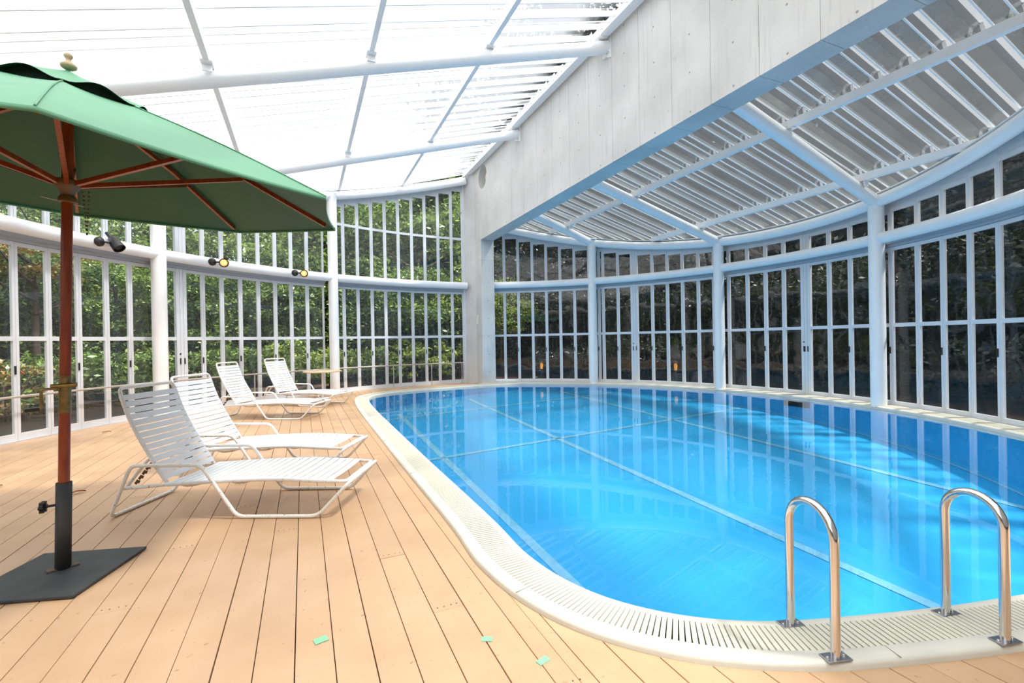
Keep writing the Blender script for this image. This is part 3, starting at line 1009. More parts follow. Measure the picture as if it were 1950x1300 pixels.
while k * PIT * 2 < 13.2:
    ya = k * PIT * 2; yb = ya + PIT * 2
    if yb > -4 and ya < 13.0:
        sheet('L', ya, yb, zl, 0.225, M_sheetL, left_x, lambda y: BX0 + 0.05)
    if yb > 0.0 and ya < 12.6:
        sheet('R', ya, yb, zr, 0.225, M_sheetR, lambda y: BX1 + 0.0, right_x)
    k += 1
# fine lines along the sheets come from added strips at the ribs
# flashing along the right wall head: a pale ledge over the ring tube
def arc_strip(PF, r0, r1, zf, a0, a1, off, name, parent, m, th=0.015):
    n = max(4, int(abs(a1 - a0) / 1.5)); vs = []; fs = []
    for k in range(n + 1):
        a = a0 + (a1 - a0) * k / n
        for r_ in (r0, r1):
            for dz in (0, th):
                p = PF(a, r_); vs.append((p.x, p.y, zf(p.x) + off + dz))
    for k in range(n):
        b = 4 * k; c = b + 4
        fs += [(b, c, c + 2, b + 2), (b + 1, b + 3, c + 3, c + 1), (b, b + 1, c + 1, c), (b + 2, c + 2, c + 3, b + 3)]
    return MB().add(vs, fs).build(name, m, parent)
arc_strip(PR, RR - 0.24, RR + 0.03, zr, 66, -62, 0.11, 'eaves_ledge', wall_right, M_white)
arc_strip(PL, RL - 0.24, RL + 0.03, zl, 89, 205, 0.11, 'eaves_ledge', wall_left, M_white)

# back wall behind the camera
wb = structure('wall_back')
MB().bbox((-5.2, -4.4, 0), (9.5, -4.2, 6.4)).build('wall_panel', M_conc, wb)

# ------------------------------------------------------------------ UMBRELLA
umb = empty('patio_umbrella', (-1.203, 3.31, 0.0), label='green market umbrella on a red-brown wooden pole at far left', category='umbrella')
UO = Vector((-1.203, 3.31, 0))
def pole_at(z): return Vector((-1.203 + 0.0247 * z, 3.31, z)) - UO
def add_pole():
    MB().tube([pole_at(0.36), pole_at(0.86)], 0.0245, 20).build('lower_pole', M_wood, umb, smooth=50)
    MB().tube([pole_at(1.05), pole_at(2.62)], 0.0245, 20).build('upper_pole', M_wood, umb, smooth=50)
add_pole()
MB().tube([pole_at(0.852), pole_at(1.052)], 0.0262, 20).build('crank_housing', M_brass, umb, smooth=50)
crank = MB()
c0 = pole_at(0.985)
crank.tube([c0 + Vector((-0.05, -0.02, 0.012)), c0 + Vector((0.055, -0.02, 0.018))], 0.013, 12)
crank.tube(fillet([c0 + Vector((-0.02, -0.03, 0)), c0 + Vector((-0.085, -0.035, 0.0)), c0 + Vector((-0.085, -0.035, -0.10)), c0 + Vector((-0.13, -0.045, -0.105))], 0.015), 0.007, 10)
ck = crank.build('crank', M_brass, umb, smooth=50)
MB().tube([c0 + Vector((-0.09, -0.037, -0.103)), c0 + Vector((-0.145, -0.048, -0.107))], 0.009, 10).build('crank_grip', M_black, ck, smooth=50)
AX = pole_at(2.62)
U_C = Vector((-1.159, 3.307, 2.09)) - UO
U_R = 1.453; U_PH = 5.005; TX, TY = -0.056, 0.088
def rimpt(a, r=U_R, dz=0):
    x = r * math.cos(a); y = r * math.sin(a)
    return U_C + Vector((x, y, TX * x + TY * y + dz))
APEX = Vector((-1.140, 3.31, 2.645)) - UO
NS = 12; NT = 10
def canopy_pt(t, a_idx, f, lift=0.0, scale=1.0):
    # t: 0 apex..1 rim ; between corner a_idx and a_idx+1 fraction f
    a0 = U_PH + 2 * pi * a_idx / 8; a1 = a0 + 2 * pi / 8
    P0 = rimpt(a0, U_R * scale); P1 = rimpt(a1, U_R * scale)
    E = P0.lerp(P1, f)
    sag = 4 * f * (1 - f)
    mid = (U_C - E); mid.z = 0
    E = E + mid.normalized() * 0.02 * sag * 1.0
    P = APEX.lerp(E, t)
    P.z += 0.03 * math.sin(pi * t) * (1 - 0.35 * sag) - 0.006 * sag * t
    P.z += lift
    return P
def canopy_mesh(t0, t1, lift, name, thick=0.0, frill=0.0, nt=NT, peak=0.0):
    mb = MB(); vs = []; fs = []
    cols = 8 * NS
    for i in range(nt + 1):
        t = t0 + (t1 - t0) * i / nt
        for c in range(cols):
            p = canopy_pt(t, c // NS, (c % NS) / NS, lift)
            p.z += peak * (1 - (t - t0) / (t1 - t0)) ** 1.5
            if frill: p.z += frill * (t - t0) / (t1 - t0) * (0.5 + 0.5 * math.cos(2 * pi * (c % NS) / NS + pi) * 1.0)
            vs.append(p)
    for i in range(nt):
        for c in range(cols):
            c2 = (c + 1) % cols
            fs.append((i * cols + c, i * cols + c2, (i + 1) * cols + c2, (i + 1) * cols + c))
    o = mb.add(vs, fs).build(name, M_canopy, umb, smooth=35)
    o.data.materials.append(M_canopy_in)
    # sunlight is put into the outward side's colour, shade into the inner side's
    me = o.data
    nv = len(me.vertices); co = [v.co.copy() for v in me.vertices]
    polys = [tuple(p.vertices) for p in me.polygons]
    up_ = sum((p.normal.z for p in me.polygons)) > 0
    top = polys if up_ else [p[::-1] for p in polys]
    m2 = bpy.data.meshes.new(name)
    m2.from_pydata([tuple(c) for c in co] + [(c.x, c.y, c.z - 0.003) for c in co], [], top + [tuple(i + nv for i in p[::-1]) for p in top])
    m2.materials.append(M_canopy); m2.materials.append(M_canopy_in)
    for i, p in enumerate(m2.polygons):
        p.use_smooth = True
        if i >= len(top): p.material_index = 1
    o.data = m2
    return o
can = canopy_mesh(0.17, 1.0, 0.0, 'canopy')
# hem band hanging at the rim
mb = MB(); vs = []; fs = []
cols = 8 * NS
for c in range(cols):
    p = canopy_pt(1.0, c // NS, (c % NS) / NS); vs.append(p); q = p.copy(); q.z -= 0.018; vs.append(q)
for c in range(cols):
    c2 = (c + 1) % cols; fs.append((2 * c, 2 * c2, 2 * c2 + 1, 2 * c + 1))
h_ = mb.add(vs, fs).build('hem', M_canopy, can, smooth=35)
s_ = h_.modifiers.new('thick', 'SOLIDIFY'); s_.thickness = 0.002
# seams along ribs
sm = MB()
for k in range(8):
    pts = [canopy_pt(t, k, 0.0, 0.003) for t in [0.2 + 0.08 * j for j in range(11)]]
    sm.tube(pts, 0.0035, 6)
sm.build('seams', M_canopy, can, smooth=60)
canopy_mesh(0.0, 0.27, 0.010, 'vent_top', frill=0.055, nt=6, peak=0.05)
M_vent = simple('vent_gap_dark', srgb(14, 34, 26), 0.8)  # dark band standing in for the shaded gap under the vent
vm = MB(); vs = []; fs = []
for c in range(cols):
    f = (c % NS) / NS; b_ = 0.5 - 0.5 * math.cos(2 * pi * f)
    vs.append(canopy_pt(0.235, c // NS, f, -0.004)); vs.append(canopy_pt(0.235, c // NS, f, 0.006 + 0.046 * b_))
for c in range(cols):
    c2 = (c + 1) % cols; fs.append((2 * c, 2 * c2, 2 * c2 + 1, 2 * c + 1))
vm.add(vs, fs).build('vent_gap_shade', M_vent, umb, smooth=50)
HUB = pole_at(2.085)
for k in range(8):
    a = U_PH + 2 * pi * k / 8
    tip = canopy_pt(0.95, k, 0.0, -0.022)
    top = APEX + Vector((0.03 * math.cos(a), 0.03 * math.sin(a), -0.055))
    mid = canopy_pt(0.5, k, 0.0, -0.024)
    MB().bar(top, mid, 0.018, 0.026).bar(mid, tip, 0.018, 0.026).build('rib', M_wood, umb)
    hs = HUB + Vector((0.045 * math.cos(a), 0.045 * math.sin(a), 0.0))
    for_off = Vector((-math.sin(a), math.cos(a), 0)) * 0.0
    MB().bar(hs, canopy_pt(0.58, k, 0.0, -0.042), 0.020, 0.024).build('strut', M_wood, umb)
MB().lathe([(0.027, -0.10), (0.040, -0.095), (0.040, -0.075), (0.030, -0.06), (0.034, -0.04), (0.052, -0.02), (0.058, 0.0), (0.056, 0.02), (0.03, 0.03)], HUB, 20).build('runner_hub', M_hub, umb, smooth=40)
MB().lathe([(0.027, -0.09), (0.050, -0.07), (0.055, -0.03), (0.03, 0.0)], APEX + Vector((0, 0, -0.02)), 20).build('crown_hub', M_hub, umb, smooth=40)
MB().lathe([(0.020, 0.0), (0.034, 0.010), (0.036, 0.022), (0.022, 0.034), (0.013, 0.045), (0.011, 0.055), (0.018, 0.064), (0.020, 0.074), (0.012, 0.086), (0.002, 0.09)],
           APEX + Vector((0.004, 0, 0.065)), 20).build('finial', M_finial, umb, smooth=60)
pin = MB().tube([HUB + Vector((-0.10, -0.03, -0.082)), HUB + Vector((0.06, 0.02, -0.108))], 0.003, 8)
pin.build('locking_pin', M_steelplate, umb, smooth=50)
ch = MB()
for k in range(22):
    t = k / 21
    x = 0.055 + 0.035 * math.sin(pi * t) ; z = -0.04 - 0.25 * math.sin(pi * t * 0.5) if t < 1 else -0.29
    x = 0.085 - 0.05 * (t > 0.5) * (t - 0.5) * 1.2
    z = -0.03 - 0.24 * (1 - abs(2 * t - 1) ** 1.0)
    ch.box(HUB + Vector((0.085 - 0.025 * t, 0.02, z)), (0.006, 0.006, 0.012))
ch.build('chain', M_brass, umb)

ub = empty('umbrella_base', (-1.203, 3.31, 0), label='square dark iron umbrella base with upright black tube and knob', category='umbrella base')
cpl = [(-1.026, 2.92), (-0.868, 3.447), (-1.39, 3.60), (-1.55, 3.075)]
MB().prism([(p[0] + 1.203, p[1] - 3.31) for p in cpl], 0.003, 0.018).build('plate', M_base, ub, bevel=0.004)
sleeve = MB().tube([Vector((0.0005, 0, 0.018)), Vector((0.0118, 0, 0.478))], 0.034, 24, caps=False)
so = sleeve.build('sleeve', M_base, ub, smooth=50)
s_ = so.modifiers.new('t', 'SOLIDIFY'); s_.thickness = 0.004
MB().box((0.0, -0.0, 0.021), (0.13, 0.045, 0.008), Matrix.Rotation(0.45, 3, 'Z')).build('weld_plate', M_rust, ub)
kb = MB()
kb.tube([(-0.02, -0.015, 0.365), (-0.055, -0.03, 0.365)], 0.007, 8)
kr = Matrix.Rotation(-pi / 2, 3, 'Y') @ Matrix.Rotation(0, 3, 'Z')
kb.lathe([(0.018, 0.0), (0.026, 0.006), (0.026, 0.020), (0.018, 0.026)], (-0.052, -0.03, 0.365), 16, kr)
for k in range(6):
    a = k * pi / 3
    kb.lathe([(0.008, 0.003), (0.009, 0.022)], (-0.052, -0.03 + 0.024 * math.cos(a), 0.365 + 0.024 * math.sin(a)), 8, kr)
kb.build('knob', M_black, ub, smooth=40)

# ------------------------------------------------------------------ LOUNGERS
LW = 0.62
def lounger():
    root = empty('sun_lounger')
    r = 0.0128
    side = [(0.0, 0.013), (0.155, 0.372), (0.655, 0.372), (0.905, 0.013), (1.47, 0.013), (1.69, 0.240)]
    near = [Vector((u, 0, z)) for u, z in side]; far = [Vector((u, LW, z)) for u, z in side]
    path = near + far[::-1]
    MB().tube(fillet(path, 0.055, 5, closed=True), r, 10, closed=True).build('base_frame', M_lounge, root, smooth=60)
    ins = 0.03
    srail = [(0.075, 0.204), (0.38, 0.230), (0.72, 0.250), (1.05, 0.262), (1.22, 0.262), (1.43, 0.250), (1.66, 0.240)]
    sp_ = [Vector((u, ins, z)) for u, z in srail] + [Vector((u, LW - ins, z)) for u, z in srail[::-1]]
    MB().tube(fillet(sp_, 0.04, 4), 0.0125, 10).build('seat_rail', M_lounge, root, smooth=60)
    brail = [(0.372, 0.236), (0.304, 0.34), (0.245, 0.44), (0.186, 0.54), (0.133, 0.64), (0.094, 0.73), (0.062, 0.82), (0.034, 0.908)]
    bi = 0.055
    bp_ = [Vector((u, bi, z)) for u, z in brail] + [Vector((u, LW - bi, z)) for u, z in brail[::-1]]
    MB().tube(fillet(bp_, 0.06, 5), 0.0125, 10).build('back_rail', M_lounge, root, smooth=60)
    # cross bows under the seat
    for u, dz in ((0.50, 0.05), (0.86, 0.055), (1.18, 0.04)):
        z = np.interp(u, [a for a, b in srail], [b for a, b in srail])
        pts = [Vector((u, ins + (LW - 2 * ins) * t, z - 0.012 - dz * math.sin(pi * t) ** 0.7)) for t in [k / 12 for k in range(13)]]
        MB().tube(pts, 0.007, 8).build('seat_bow', M_lounge, root, smooth=60)
    # back support with toothed ratchets
    sup = [Vector((0.08, ins + .02, 0.206)), Vector((0.225, ins + .04, 0.40)), Vector((0.225, LW - ins - .04, 0.40)), Vector((0.08, LW - ins - .02, 0.206))]
    MB().tube(fillet(sup, 0.04), 0.011, 8).build('back_support', M_lounge, root, smooth=60)
    for yy in (ins + .05, LW - ins - .05):
        rb = MB(); 
        for k in range(5):
            u = 0.13 + 0.028 * k; z = 0.235 + 0.034 * k
            rb.box((u, yy, z), (0.034, 0.004, 0.018), Matrix.Rotation(-0.9, 3, 'Y'))
            rb.box((u + 0.016, yy, z + 0.002), (0.012, 0.004, 0.022), Matrix.Rotation(0.5, 3, 'Y'))
        rb.build('ratchet', M_rust, root)
    # straps
    def strapmesh(w, halfspan, name):
        # profile wraps round the rail at both ends
        rr = 0.0150; prof = []
        for k in range(5):
            a = -pi / 2 - pi * k / 4 - 0.0
            a = math.radians(-100 - 170 * k / 4)
            prof.append((-halfspan + rr * math.cos(a), rr * math.sin(a)))
        n = 4
        for k in range(1, n):
            t = k / n
            prof.append((-halfspan + 2 * halfspan * t, rr - 0.006 * math.sin(pi * t)))
        right = [(-y, z) for y, z in prof[:5]][::-1]
        prof += right
        vs = []; fs = []
        for (y, z) in prof:
            vs.append((-w / 2, y, z)); vs.append((w / 2, y, z))
        for i in range(len(prof) - 1):
            fs.append((2 * i, 2 * i + 1, 2 * i + 3, 2 * i + 2))
        # give thickness
        m = len(vs)
        vs2 = []
        for i, (y, z) in enumerate(prof):
            y0, z0 = prof[max(0, i - 1)]; y1, z1 = prof[min(len(prof) - 1, i + 1)]
            ny, nz = -(z1 - z0), (y1 - y0); L = math.hypot(ny, nz) or 1
            ny /= L; nz /= L
            for sx in (-w / 2, w / 2):
                vs2.append((sx, y - ny * 0.0022, z - nz * 0.0022))
        fs += [(m + a, m + d, m + c, m + b) for (a, b, c, d) in [(2 * i, 2 * i + 1, 2 * i + 3, 2 * i + 2) for i in range(len(prof) - 1)]]
        for i in range(len(prof) - 1):
            fs.append((2 * i, 2 * i + 2, m + 2 * i + 2, m + 2 * i)); fs.append((2 * i + 1, m + 2 * i + 1, m + 2 * i + 3, 2 * i + 3))
        return MB().add(vs + vs2, fs).mesh(name, M_strap, 50)
    seat_me = strapmesh(0.052, LW / 2 - ins, 'seat_strap')
    back_me = strapmesh(0.041, LW / 2 - bi, 'back_strap')
    def along(pl, s):
        acc = 0
        for (a, b), (c, d) in zip(pl[:-1], pl[1:]):
            L = math.hypot(c - a, d - b)
            if acc + L >= s: t = (s - acc) / L; return a + (c - a) * t, b + (d - b) * t, math.atan2(d - b, c - a)
            acc += L
        return pl[-1][0], pl[-1][1], math.atan2(d - b, c - a)
    tot = sum(math.hypot(c - a, d - b) for (a, b), (c, d) in zip(srail[:-1], srail[1:]))
    s = 0.345
    while s < tot - 0.075:
        u, z, an = along(srail, s)
        o = link('seat_strap', seat_me, root, loc=(u, LW / 2, z)); o.rotation_euler = (0, -an, 0)
        s += 0.0595
    tot = sum(math.hypot(c - a, d - b) for (a, b), (c, d) in zip(brail[:-1], brail[1:]))
    nbk = 14
    for k in range(nbk):
        s = 0.045 + (tot - 0.045 - 0.075) * k / (nbk - 1)
        u, z, an = along(brail, s)
        o = link('back_strap', back_me, root, loc=(u, LW / 2, z)); o.rotation_euler = (0, -(an - pi), 0)
    return root
LG = 'white strap sun loungers'
l0 = lounger()
poses = [((-1.255, 4.16), -25.5, 'white strap sun lounger nearest the umbrella pole, scuffed legs, back in shade'),
         ((-1.19, 5.29), -26.6, 'white strap sun lounger directly behind the nearest one, parallel to it'),
         ((-1.35, 8.90), -28.0, 'white strap sun lounger further back, second from the side table'),
         ((-0.77, 10.55), -41.5, 'farthest white strap sun lounger, right in front of the round side table')]
for i, (p, a, lab) in enumerate(poses):
    o = l0 if i == 0 else copy_tree(l0)
    o.location = (p[0], p[1], 0.0); o.rotation_euler = (0, 0, math.radians(a))
    o['label'] = lab; o['category'] = 'sun lounger'; o['group'] = LG

# ------------------------------------------------------------------ side table
tb = empty('side_table', (0.38, 11.2, 0), label='small round light wood side table beside the white column', category='table')
MB().lathe([(0.385, 0.572), (0.40, 0.578), (0.40, 0.596), (0.39, 0.602)], (0, 0, 0), 40).build('table_top', M_tabletop, tb, smooth=40)
MB().tube([(0, 0, 0.02), (0, 0, 0.573)], 0.022, 14).build('pedestal', M_white, tb, smooth=50)
MB().lathe([(0.14, 0.0), (0.14, 0.012), (0.03, 0.03)], (0, 0, 0), 28).build('foot', M_white, tb, smooth=40)
ash = empty('small_dish', (0.22, 11.12, 0.602), label='tiny white dish on the round side table', category='dish')
MB().lathe([(0.02, 0.0), (0.035, 0.004), (0.042, 0.035), (0.036, 0.035), (0.03, 0.008)], (0, 0, 0), 18).build('bowl', M_white, ash, smooth=50)

# ------------------------------------------------------------------ handrail along the left glass
hr = empty('handrail', (PL(120, RL - 0.16).x, PL(120, RL - 0.16).y, 0), label='thin metal handrail running along the inside of the left glass wall', category='handrail')
HO = PL(120, RL - 0.16)
MB().tube([PL(90.0 + k * 2.0, RL - 0.16, 0.59) - HO for k in range(0, 46)], 0.016, 10).build('rail', M_rail, hr, smooth=60)
for a in (90.2, 96.4, 103.9, 115.2, 128.0, 140.8, 166.5):
    P = PL(a, RL - 0.16) - HO
    MB().tube([P, P + Vector((0, 0, 0.59))], 0.013, 10).build('post', M_rail, hr, smooth=60)
    MB().lathe([(0.03, 0), (0.03, 0.005)], P, 14).build('post_foot', M_rail, hr, smooth=40)

# ------------------------------------------------------------------ spot lights on the middle tube
def spot(px_ang, aim, lit, lab):
    P = PL(px_ang, RC - 0.10, MIDZ)
    o = empty('spot_light', P, label=lab, category='spot light', group='black spot lights on the left middle tube')
    MB().lathe([(0.045, -0.02), (0.058, 0.0), (0.055, 0.025), (0.03, 0.05), (0.0, 0.055)], (0, 0, 0), 20, Vector((PL(px_ang, 1.0, 0) - PL(px_ang, 2.0, 0))).to_track_quat('Z', 'Y').to_matrix()).build('mount', M_dark, o, smooth=50)
    inn = (PL(px_ang, 1.0, 0) - PL(px_ang, 2.0, 0)).normalized()
    rgt = Vector((-inn.y, inn.x, 0))
    if rgt.x < 0: rgt = -rgt
    c = inn * 0.09 + rgt * 0.12
    MB().tube([inn * 0.03, c], 0.014, 8).build('arm', M_dark, o, smooth=50)
    d = Vector(aim).normalized(); rot = d.to_track_quat('Z', 'Y').to_matrix()
    MB().lathe([(0.02, -0.17), (0.022, -0.09), (0.040, -0.075), (0.060, 0.0), (0.066, 0.09), (0.060, 0.09), (0.055, 0.03)], c, 24, rot).build('housing', M_dark, o, smooth=40)
    MB().lathe([(0.040, 0.03), (0.050, 0.055), (0.036, 0.075), (0.005, 0.082)], c, 20, rot).build('bulb', M_bulb if lit else M_dark, o, smooth=60)
    o.scale = (1.25, 1.25, 1.25)
    if lit:
        ld = bpy.data.lights.new('spot_glow', 'SPOT'); ld.energy = 4; ld.color = (1, 0.75, 0.5); ld.spot_size = 1.2; ld.shadow_soft_size = 0.04
        lo = bpy.data.objects.new('spot_glow', ld); COL.objects.link(lo); lo.parent = o
        lo.location = c + d * 0.11; lo.rotation_euler = d.to_track_quat('-Z', 'Y').to_euler()
spot(148.3, (0.55, -0.30, -0.75), False, 'unlit black spot light left of the first white column, largest of the three')
spot(134.6, (0.18, -0.95, -0.20), True, 'lit black spot light, middle one of the three on the white tube')
spot(122.0, (0.05, -0.97, -0.18), True, 'lit black spot light nearest the second white column')

# ------------------------------------------------------------------ pool handrails (grab rails)
def grab(nearp, farp, lab):
    n_ = Vector((nearp[0], nearp[1], 0)); f_ = Vector((farp[0], farp[1], 0))
    o = empty('pool_grab_rail', ((n_ + f_) / 2), label=lab, category='grab rail', group='steel grab rails at the pool edge')
    m_ = (n_ + f_) / 2; a = n_ - m_; b = f_ - m_
    r = 0.0165; hr_ = (a - b).length / 2; zc = 0.575 - r - hr_
    d = a.normalized()
    pts = [a + Vector((0, 0, 0.03))]
    for k in range(17):
        t = pi * k / 16
        pts.append(d * hr_ * math.cos(t) + Vector((0, 0, zc + hr_ * math.sin(t))))
    pts.append(b + Vector((0, 0, 0.018)))
    MB().tube(pts, r, 20).build('rail', M_steel, o, smooth=60)
    ang = math.atan2(d.y, d.x)
    for q, z in ((a, 0.030), (b, 0.020)):
        rt_ = Matrix.Rotation(ang, 3, 'Z')
        fl_ = MB().box(q + Vector((0, 0, z + 0.003)), (0.052, 0.095, 0.006), rt_).build('flange', M_steelplate, o, bevel=0.002)
        bl = MB()
        for sgn in (-1, 1):
            c = rt_ @ Vector((0, 0.033 * sgn, 0)) + q + Vector((0, 0, z + 0.006))
            bl.lathe([(0.0065, 0), (0.0065, 0.002), (0.004, 0.005)], c, 10)
        bl.build('bolts', M_steel, fl_, smooth=40, kind='stuff')
grab((1.742, 1.095), (1.80, 1.31), 'shiny steel pool grab rail, left one of the pair at the pool edge')
grab((2.408, 0.885), (2.452, 1.085), 'shiny steel pool grab rail, right one of the pair at the frame edge')

# ------------------------------------------------------------------ tape, dead leaves
def tape(x, y, w, h, a, lab):
    o = MB().box((0, 0, 0.0009), (w, h, 0.0009), Matrix.Rotation(a, 3, 'Z'))
    ob = o.build('floor_tape', M_tape, None)
    ob.location = (x, y, 0); ob['label'] = lab; ob['category'] = 'tape'; ob['group'] = 'green tape marks on the deck'
tape(0.045, 2.07, 0.052, 0.040, 0.25, 'small green tape patch on the deck boards, left one')
tape(0.655, 1.785, 0.044, 0.030, -0.45, 'small green tape patch on the deck beside the curved coping')
tape(0.80, 1.575, 0.05, 0.03, 0.3, 'small green tape patch at the bottom edge of the deck')
def dleaf(x, y, a, s, lab):
    mb = MB(); n = 8
    pts = []
    for k in range(n + 1):
        t = k / n; w = 0.32 * math.sin(pi * t) ** 0.8
        for sg in (-1, 0, 1):
            pts.append(Vector(((t - 0.5) * s, w * sg * s * 0.6, 0.008 * abs(sg) + 0.006 + 0.01 * math.sin(3 * t))))
    fs = []
    for k in range(n):
        for c in range(2):
            fs.append((3 * k + c, 3 * k + 3 + c, 3 * k + 4 + c, 3 * k + 1 + c))
    o = mb.add(pts, fs).build('dead_leaf', M_dryleaf, None); o.location = (x, y, 0); o.rotation_euler = (0, 0, a)
    o['label'] = lab; o['category'] = 'leaf'; o['group'] = 'dead leaves on the deck'
dleaf(-1.72, 5.02, 0.4, 0.10, 'curled brown dead leaf on the deck behind the umbrella base tube')
dleaf(-2.45, 5.55, 1.2, 0.11, 'brown dead leaf on the deck at the far left edge')
dleaf(-2.55, 8.4, 0.2, 0.10, 'small brown dead leaf lying near the left glass wall')

# ------------------------------------------------------------------ OUTSIDE
gr = structure('ground')
gm = MB()
gm.prism([(-45, -30), (-4.9, -30), (-4.9, 60), (-45, 60)], -0.5, -0.12)
gm.prism([(9.6, -30), (60, -30), (60, 60), (9.6, 60)], -0.5, -0.12)
gm.prism([(-4.9, 13.2), (9.6, 13.2), (9.6, 60), (-4.9, 60)], -0.5, -0.121)
gm.build('forest_floor', M_ground, gr)
MB().prism([(9.1, -6), (9.6, -6), (9.6, 13.2), (4.9, 13.2), (6.5, 12.2), (8.0, 10.7), (9.0, 8.6), (9.12, 6.4)], -0.4, -0.1).prism([(-4.9, -6), (-4.4, -6), (-4.3, 4.6), (-3.9, 7.3), (-2.5, 10.0), (0, 12.2), (2.5, 13.2), (-4.9, 13.2)], -0.4, -0.1).build('verge', M_ground, gr)
# wooded slope around the building
hill = structure('hills')
vs = []; fs = []
NA = 72
for i in range(NA + 1):
    a = math.radians(-75 + 330 * i / NA)   # -75 (right front) .. 255 (left rear)
    azb = math.degrees(a)
    for r_, h in ((15, -0.3), (17.5, 1.2), (20, 3.2), (23, 5.6), (27, 8.0), (32, 9.0)):
        hh = h * (2.2 if azb < 62 else 0.62)  # right-hand slope raised to darken the view through roof and glass
        if 62 <= azb < 82: hh = h * (2.2 - 1.58 * (azb - 62) / 20)
        rr = r_ - (2.5 if azb < 60 else 0)
        vs.append((3 + rr * math.cos(a), 6 + rr * math.sin(a), hh + 0.35 * math.sin(i * 1.7 + r_)))
for i in range(NA):
    for k in range(5):
        fs.append((i * 6 + k, (i + 1) * 6 + k, (i + 1) * 6 + k + 1, i * 6 + k + 1))
MB().add(vs, fs).build('wooded_slope', M_hill, hill, smooth=80)

def crown_mesh(name, m, nclump, nper, size, leaf, seed, squash=0.8):
    g = np.random.default_rng(seed)
    d = g.normal(size=(nclump, 3)); d /= np.linalg.norm(d, axis=1)[:, None]
    rad = g.uniform(0.45, 1.0, (nclump, 1)) * size
    cc = d * rad; cc[:, 2] *= squash
    pts = np.repeat(cc, nper, 0) + g.normal(size=(nclump * nper, 3)) * size * np.array([0.14, 0.14, 0.065])
    n = len(pts)
    # leaf orientation: mostly flat
    nrm = g.normal(size=(n, 3)) * 0.75 + np.array([0, 0, 1.0]); nrm /= np.linalg.norm(nrm, axis=1)[:, None]
    t = g.normal(size=(n, 3)); t -= (t * nrm).sum(1)[:, None] * nrm; t /= np.linalg.norm(t, axis=1)[:, None]
    b = np.cross(nrm, t)
    L = leaf * g.uniform(0.6, 1.3, (n, 1)); W = L * 0.48
    v = np.stack([pts - t * L / 2, pts + b * W / 2, pts + t * L / 2, pts - b * W / 2], 1).reshape(-1, 3)
    me = bpy.data.meshes.new(name)
    me.vertices.add(4 * n); me.vertices.foreach_set('co', v.astype(np.float32).ravel())
    me.loops.add(4 * n); me.loops.foreach_set('vertex_index', np.arange(4 * n, dtype=np.int32))
    me.polygons.add(n); me.polygons.foreach_set('loop_start', np.arange(0, 4 * n, 4, dtype=np.int32))
    me.update(calc_edges=True); me.materials.append(m)
    return me
def trunk_mesh(seed, h=4.5, r=0.13):
    g = random.Random(seed); mb = MB()
    pts = []; x = y = 0
    for k in range(7):
        pts.append((x, y, h * k / 6)); x += g.uniform(-.12, .12); y += g.uniform(-.12, .12)
    mb.tube(pts, [r * (1 - 0.11 * k) for k in range(7)], 9)
    for k in range(7):
        z = h * g.uniform(0.35, 0.95); i = min(5, int(z / h * 6)); p = Vector(pts[i]) ; p.z = z
        a = g.uniform(0, 2 * pi); L = g.uniform(0.9, 1.8)
        q = p + Vector((math.cos(a) * L * .5, math.sin(a) * L * .5, L * 0.25)); e = p + Vector((math.cos(a) * L, math.sin(a) * L, L * 0.6))
        mb.tube([p, q, e], [r * .4, r * .28, r * .1], 6)
    return mb.mesh('trunk', M_bark, 60)
CG = [crown_mesh('crown', M_leafG, 62, 180, 2.0, 0.15, 11 + k) for k in range(2)]
CY = [crown_mesh('crown', M_leafY, 70, 120, 1.8, 0.12, 21)]
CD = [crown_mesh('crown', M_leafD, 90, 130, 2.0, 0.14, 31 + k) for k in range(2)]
CO = [crown_mesh('crown', M_leafO, 45, 90, 1.2, 0.11, 41)]
TM = [trunk_mesh(50 + k) for k in range(3)]
SG = [crown_mesh('foliage', M_leafG, 34, 60, 0.9, 0.13, 61), crown_mesh('foliage', M_leafY, 30, 55, 0.8, 0.14, 62)]
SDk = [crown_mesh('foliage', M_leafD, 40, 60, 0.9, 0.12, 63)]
SO = [crown_mesh('foliage', M_leafO, 24, 50, 0.7, 0.10, 64)]
ROWS = {}
def region(x, y):
    az = math.degrees(math.atan2(x, y))
    for lim, t in ((-13.2, 'left of the first column'), (3.2, 'between the two white columns'), (20.3, 'just left of the concrete pier'),
                   (33.6, 'just right of the concrete pier'), (47.3, 'beside the second right column'), (61.6, 'left of the third right column')):
        if az < lim: return t
    return 'right of the third right column'
KINDW = {'G': 'leafy green tree', 'Y': 'sunlit yellow-green tree', 'D': 'dark shaded tree', 'O': 'small orange-leaved tree'}
def tree(x, y, z, kind, s, zc, row='outside'):
    me = {'G': R.choice(CG), 'Y': CY[0], 'D': R.choice(CD), 'O': CO[0]}[kind]
    rg = region(x, y)
    lab = '%s %s the glass, %s' % (KINDW[kind], row, rg)
    o = empty('tree', (x, y, z), label=lab, category='tree', group=KINDW[kind] + 's ' + row + ' ' + rg)
    o.rotation_euler = (0, 0, R.uniform(0, 6.28)); o.scale = (s, s, s)
    t = link('trunk', R.choice(TM), o)
    c = link('crown', me, o, kind='stuff', loc=(0, 0, zc))
    if kind in 'GD' and zc > 3.4:
        c2 = link('crown', R.choice(CG if kind == 'G' else CD), o, kind='stuff', loc=(R.uniform(-.5, .5), R.uniform(-.5, .5), zc - 2.0)); c2.rotation_euler = (0, 0, 2.0)
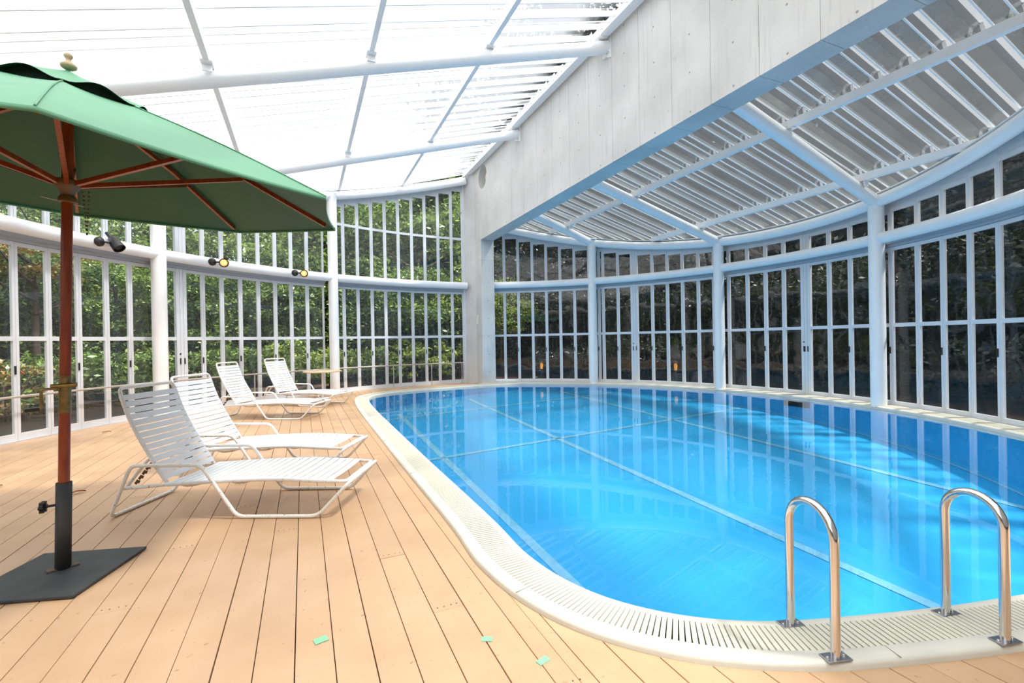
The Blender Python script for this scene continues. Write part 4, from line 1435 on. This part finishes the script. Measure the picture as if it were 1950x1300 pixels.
def shrub(x, y, me, s, z=-0.12):
    w = {SG[0]: 'low green shrub', SG[1]: 'low pale yellow-green shrub', SDk[0]: 'low dark shrub', SO[0]: 'low orange-brown shrub'}[me]
    rg = region(x, y)
    o = empty('shrub', (x, y, z), label='%s outside the glass, %s' % (w, rg), category='shrub', group='%ss %s' % (w, rg))
    o.rotation_euler = (0, 0, R.uniform(0, 6.28)); o.scale = (s, s, s)
    link('foliage', me, o, kind='stuff', loc=(0, 0, 0.75))
    link('stems', STM, o)
def hz(x, y):
    r_ = math.hypot(x - 3, y - 6); az = math.degrees(math.atan2(y - 6, x - 3))
    f = 2.2 if az < 62 and az > -75 else (2.2 - 1.58 * min(1, (az - 62) / 20) if 62 <= az < 90 else 0.62)
    rr = r_ + (2.5 if az < 60 and az > -75 else 0)
    return max(-0.15, np.interp(rr, [15, 17.5, 20, 23, 27, 32], [-0.3, 1.2, 3.2, 5.6, 8, 9]) * f - 0.2)
stm = MB()
for k in range(6):
    a = k * 1.05; stm.tube([(0.05 * math.cos(a), 0.05 * math.sin(a), 0), (0.2 * math.cos(a), 0.2 * math.sin(a), 0.5), (0.4 * math.cos(a), 0.4 * math.sin(a), 0.95)], [0.018, 0.013, 0.006], 6)
STM = stm.mesh('stems', M_bark, 60)
# left and rear rows (azimuth about the room centre)
for row, ringr, n, a0, a1, s0 in (('close outside', 11.9, 9, 86, 172, 0.72), ('second row outside', 14.4, 10, 84, 180, 0.85),
                                  ('third row outside', 17.8, 10, 82, 184, 1.0), ('far outside', 22, 11, 80, 186, 1.15)):
    for k in range(n):
        a = math.radians(a0 + (a1 - a0) * (k + R.uniform(-.2, .2)) / (n - 1)); r_ = ringr + R.uniform(-.4, .4)
        x = 3 + r_ * math.cos(a); y = 6 + r_ * math.sin(a)
        kind = R.choice('GGGY' if ringr < 15 else 'GGGG')
        tree(x, y, hz(x, y), kind, s0 * R.uniform(0.92, 1.12), R.uniform(3.3, 4.2), row)
for k in range(22):
    a = math.radians(86 + 96 * (k + R.uniform(-.3, .3)) / 21); r_ = R.uniform(9.8, 10.6)
    x = 3.4 + r_ * math.cos(a); y = 5.2 + r_ * math.sin(a)
    shrub(x, y, R.choice([SG[0], SG[0], SG[1], SO[0] if math.degrees(a) > 140 else SG[0]]), R.uniform(0.7, 1.1))
tree(-5.0, 13.0, -0.15, 'O', 0.72, 4.6); tree(-7.6, 12.2, -0.15, 'O', 0.8, 4.0)
tree(5.2, 16.4, -0.15, 'Y', 0.85, 3.4); tree(6.6, 15.9, -0.15, 'Y', 0.7, 3.6, 'close outside'); tree(3.9, 16.6, -0.15, 'G', 0.95, 2.9)
for (x, y, s_) in ((2.2, 19.0, 1.25), (4.6, 19.5, 1.35), (6.6, 20.0, 1.4), (0.2, 19.2, 1.2), (3.4, 23.5, 1.6), (7.6, 23.0, 1.7)):
    tree(x, y, hz(x, y), 'G', s_, 3.8, 'behind the rows outside')
# right rows
for row, ringr, n, a0, a1, s0 in (('close outside', 9.3, 9, 55, -40, 0.72), ('second row outside', 11.6, 10, 62, -45, 1.0),
                                  ('third row outside', 14.6, 10, 66, -45, 1.35), ('far outside', 19, 10, 70, -45, 1.75)):
    for k in range(n):
        a = math.radians(a0 + (a1 - a0) * (k + R.uniform(-.2, .2)) / (n - 1)); r_ = ringr + R.uniform(-.2, .5)
        x = 3 + r_ * math.cos(a); y = 6.3 + r_ * math.sin(a)
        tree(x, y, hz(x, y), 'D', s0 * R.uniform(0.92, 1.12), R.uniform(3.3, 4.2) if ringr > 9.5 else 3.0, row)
for k in range(14):
    a = math.radians(58 - 100 * (k + R.uniform(-.2, .2)) / 13); r_ = R.uniform(8.3, 8.8)
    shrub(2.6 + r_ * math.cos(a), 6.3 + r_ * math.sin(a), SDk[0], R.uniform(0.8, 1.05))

# added glowing bodies standing in for amber reflections in the right glass
def reflection(P, lab):
    o = empty('reflection_stand_in', P, label=lab, category='reflection', group='amber reflection stand-ins behind the right glass')
    MB().lathe([(0.05, 0), (0.05, 0.02), (0.018, 0.03), (0.018, 0.42), (0.06, 0.44)], (0, 0, 0), 16).build('stem', M_dark, o, smooth=40)
    MB().lathe([(0.03, 0.44), (0.042, 0.52), (0.040, 0.60), (0.02, 0.64)], (0, 0, 0), 16).build('glow_body', M_amber_glow, o, smooth=60)
    MB().lathe([(0.07, 0.64), (0.06, 0.67), (0.01, 0.70)], (0, 0, 0), 16).build('cap', M_dark, o, smooth=40)
reflection(PR(56.0, 7.5, -0.12), 'amber lantern stand-in behind glass, just right of the concrete pier')
reflection(PR(26.5, 7.5, -0.12), 'amber lantern stand-in behind glass between first two right columns')
reflection(PR(-5.8, 7.3, -0.12), 'amber lantern stand-in behind glass, left of the big right column')
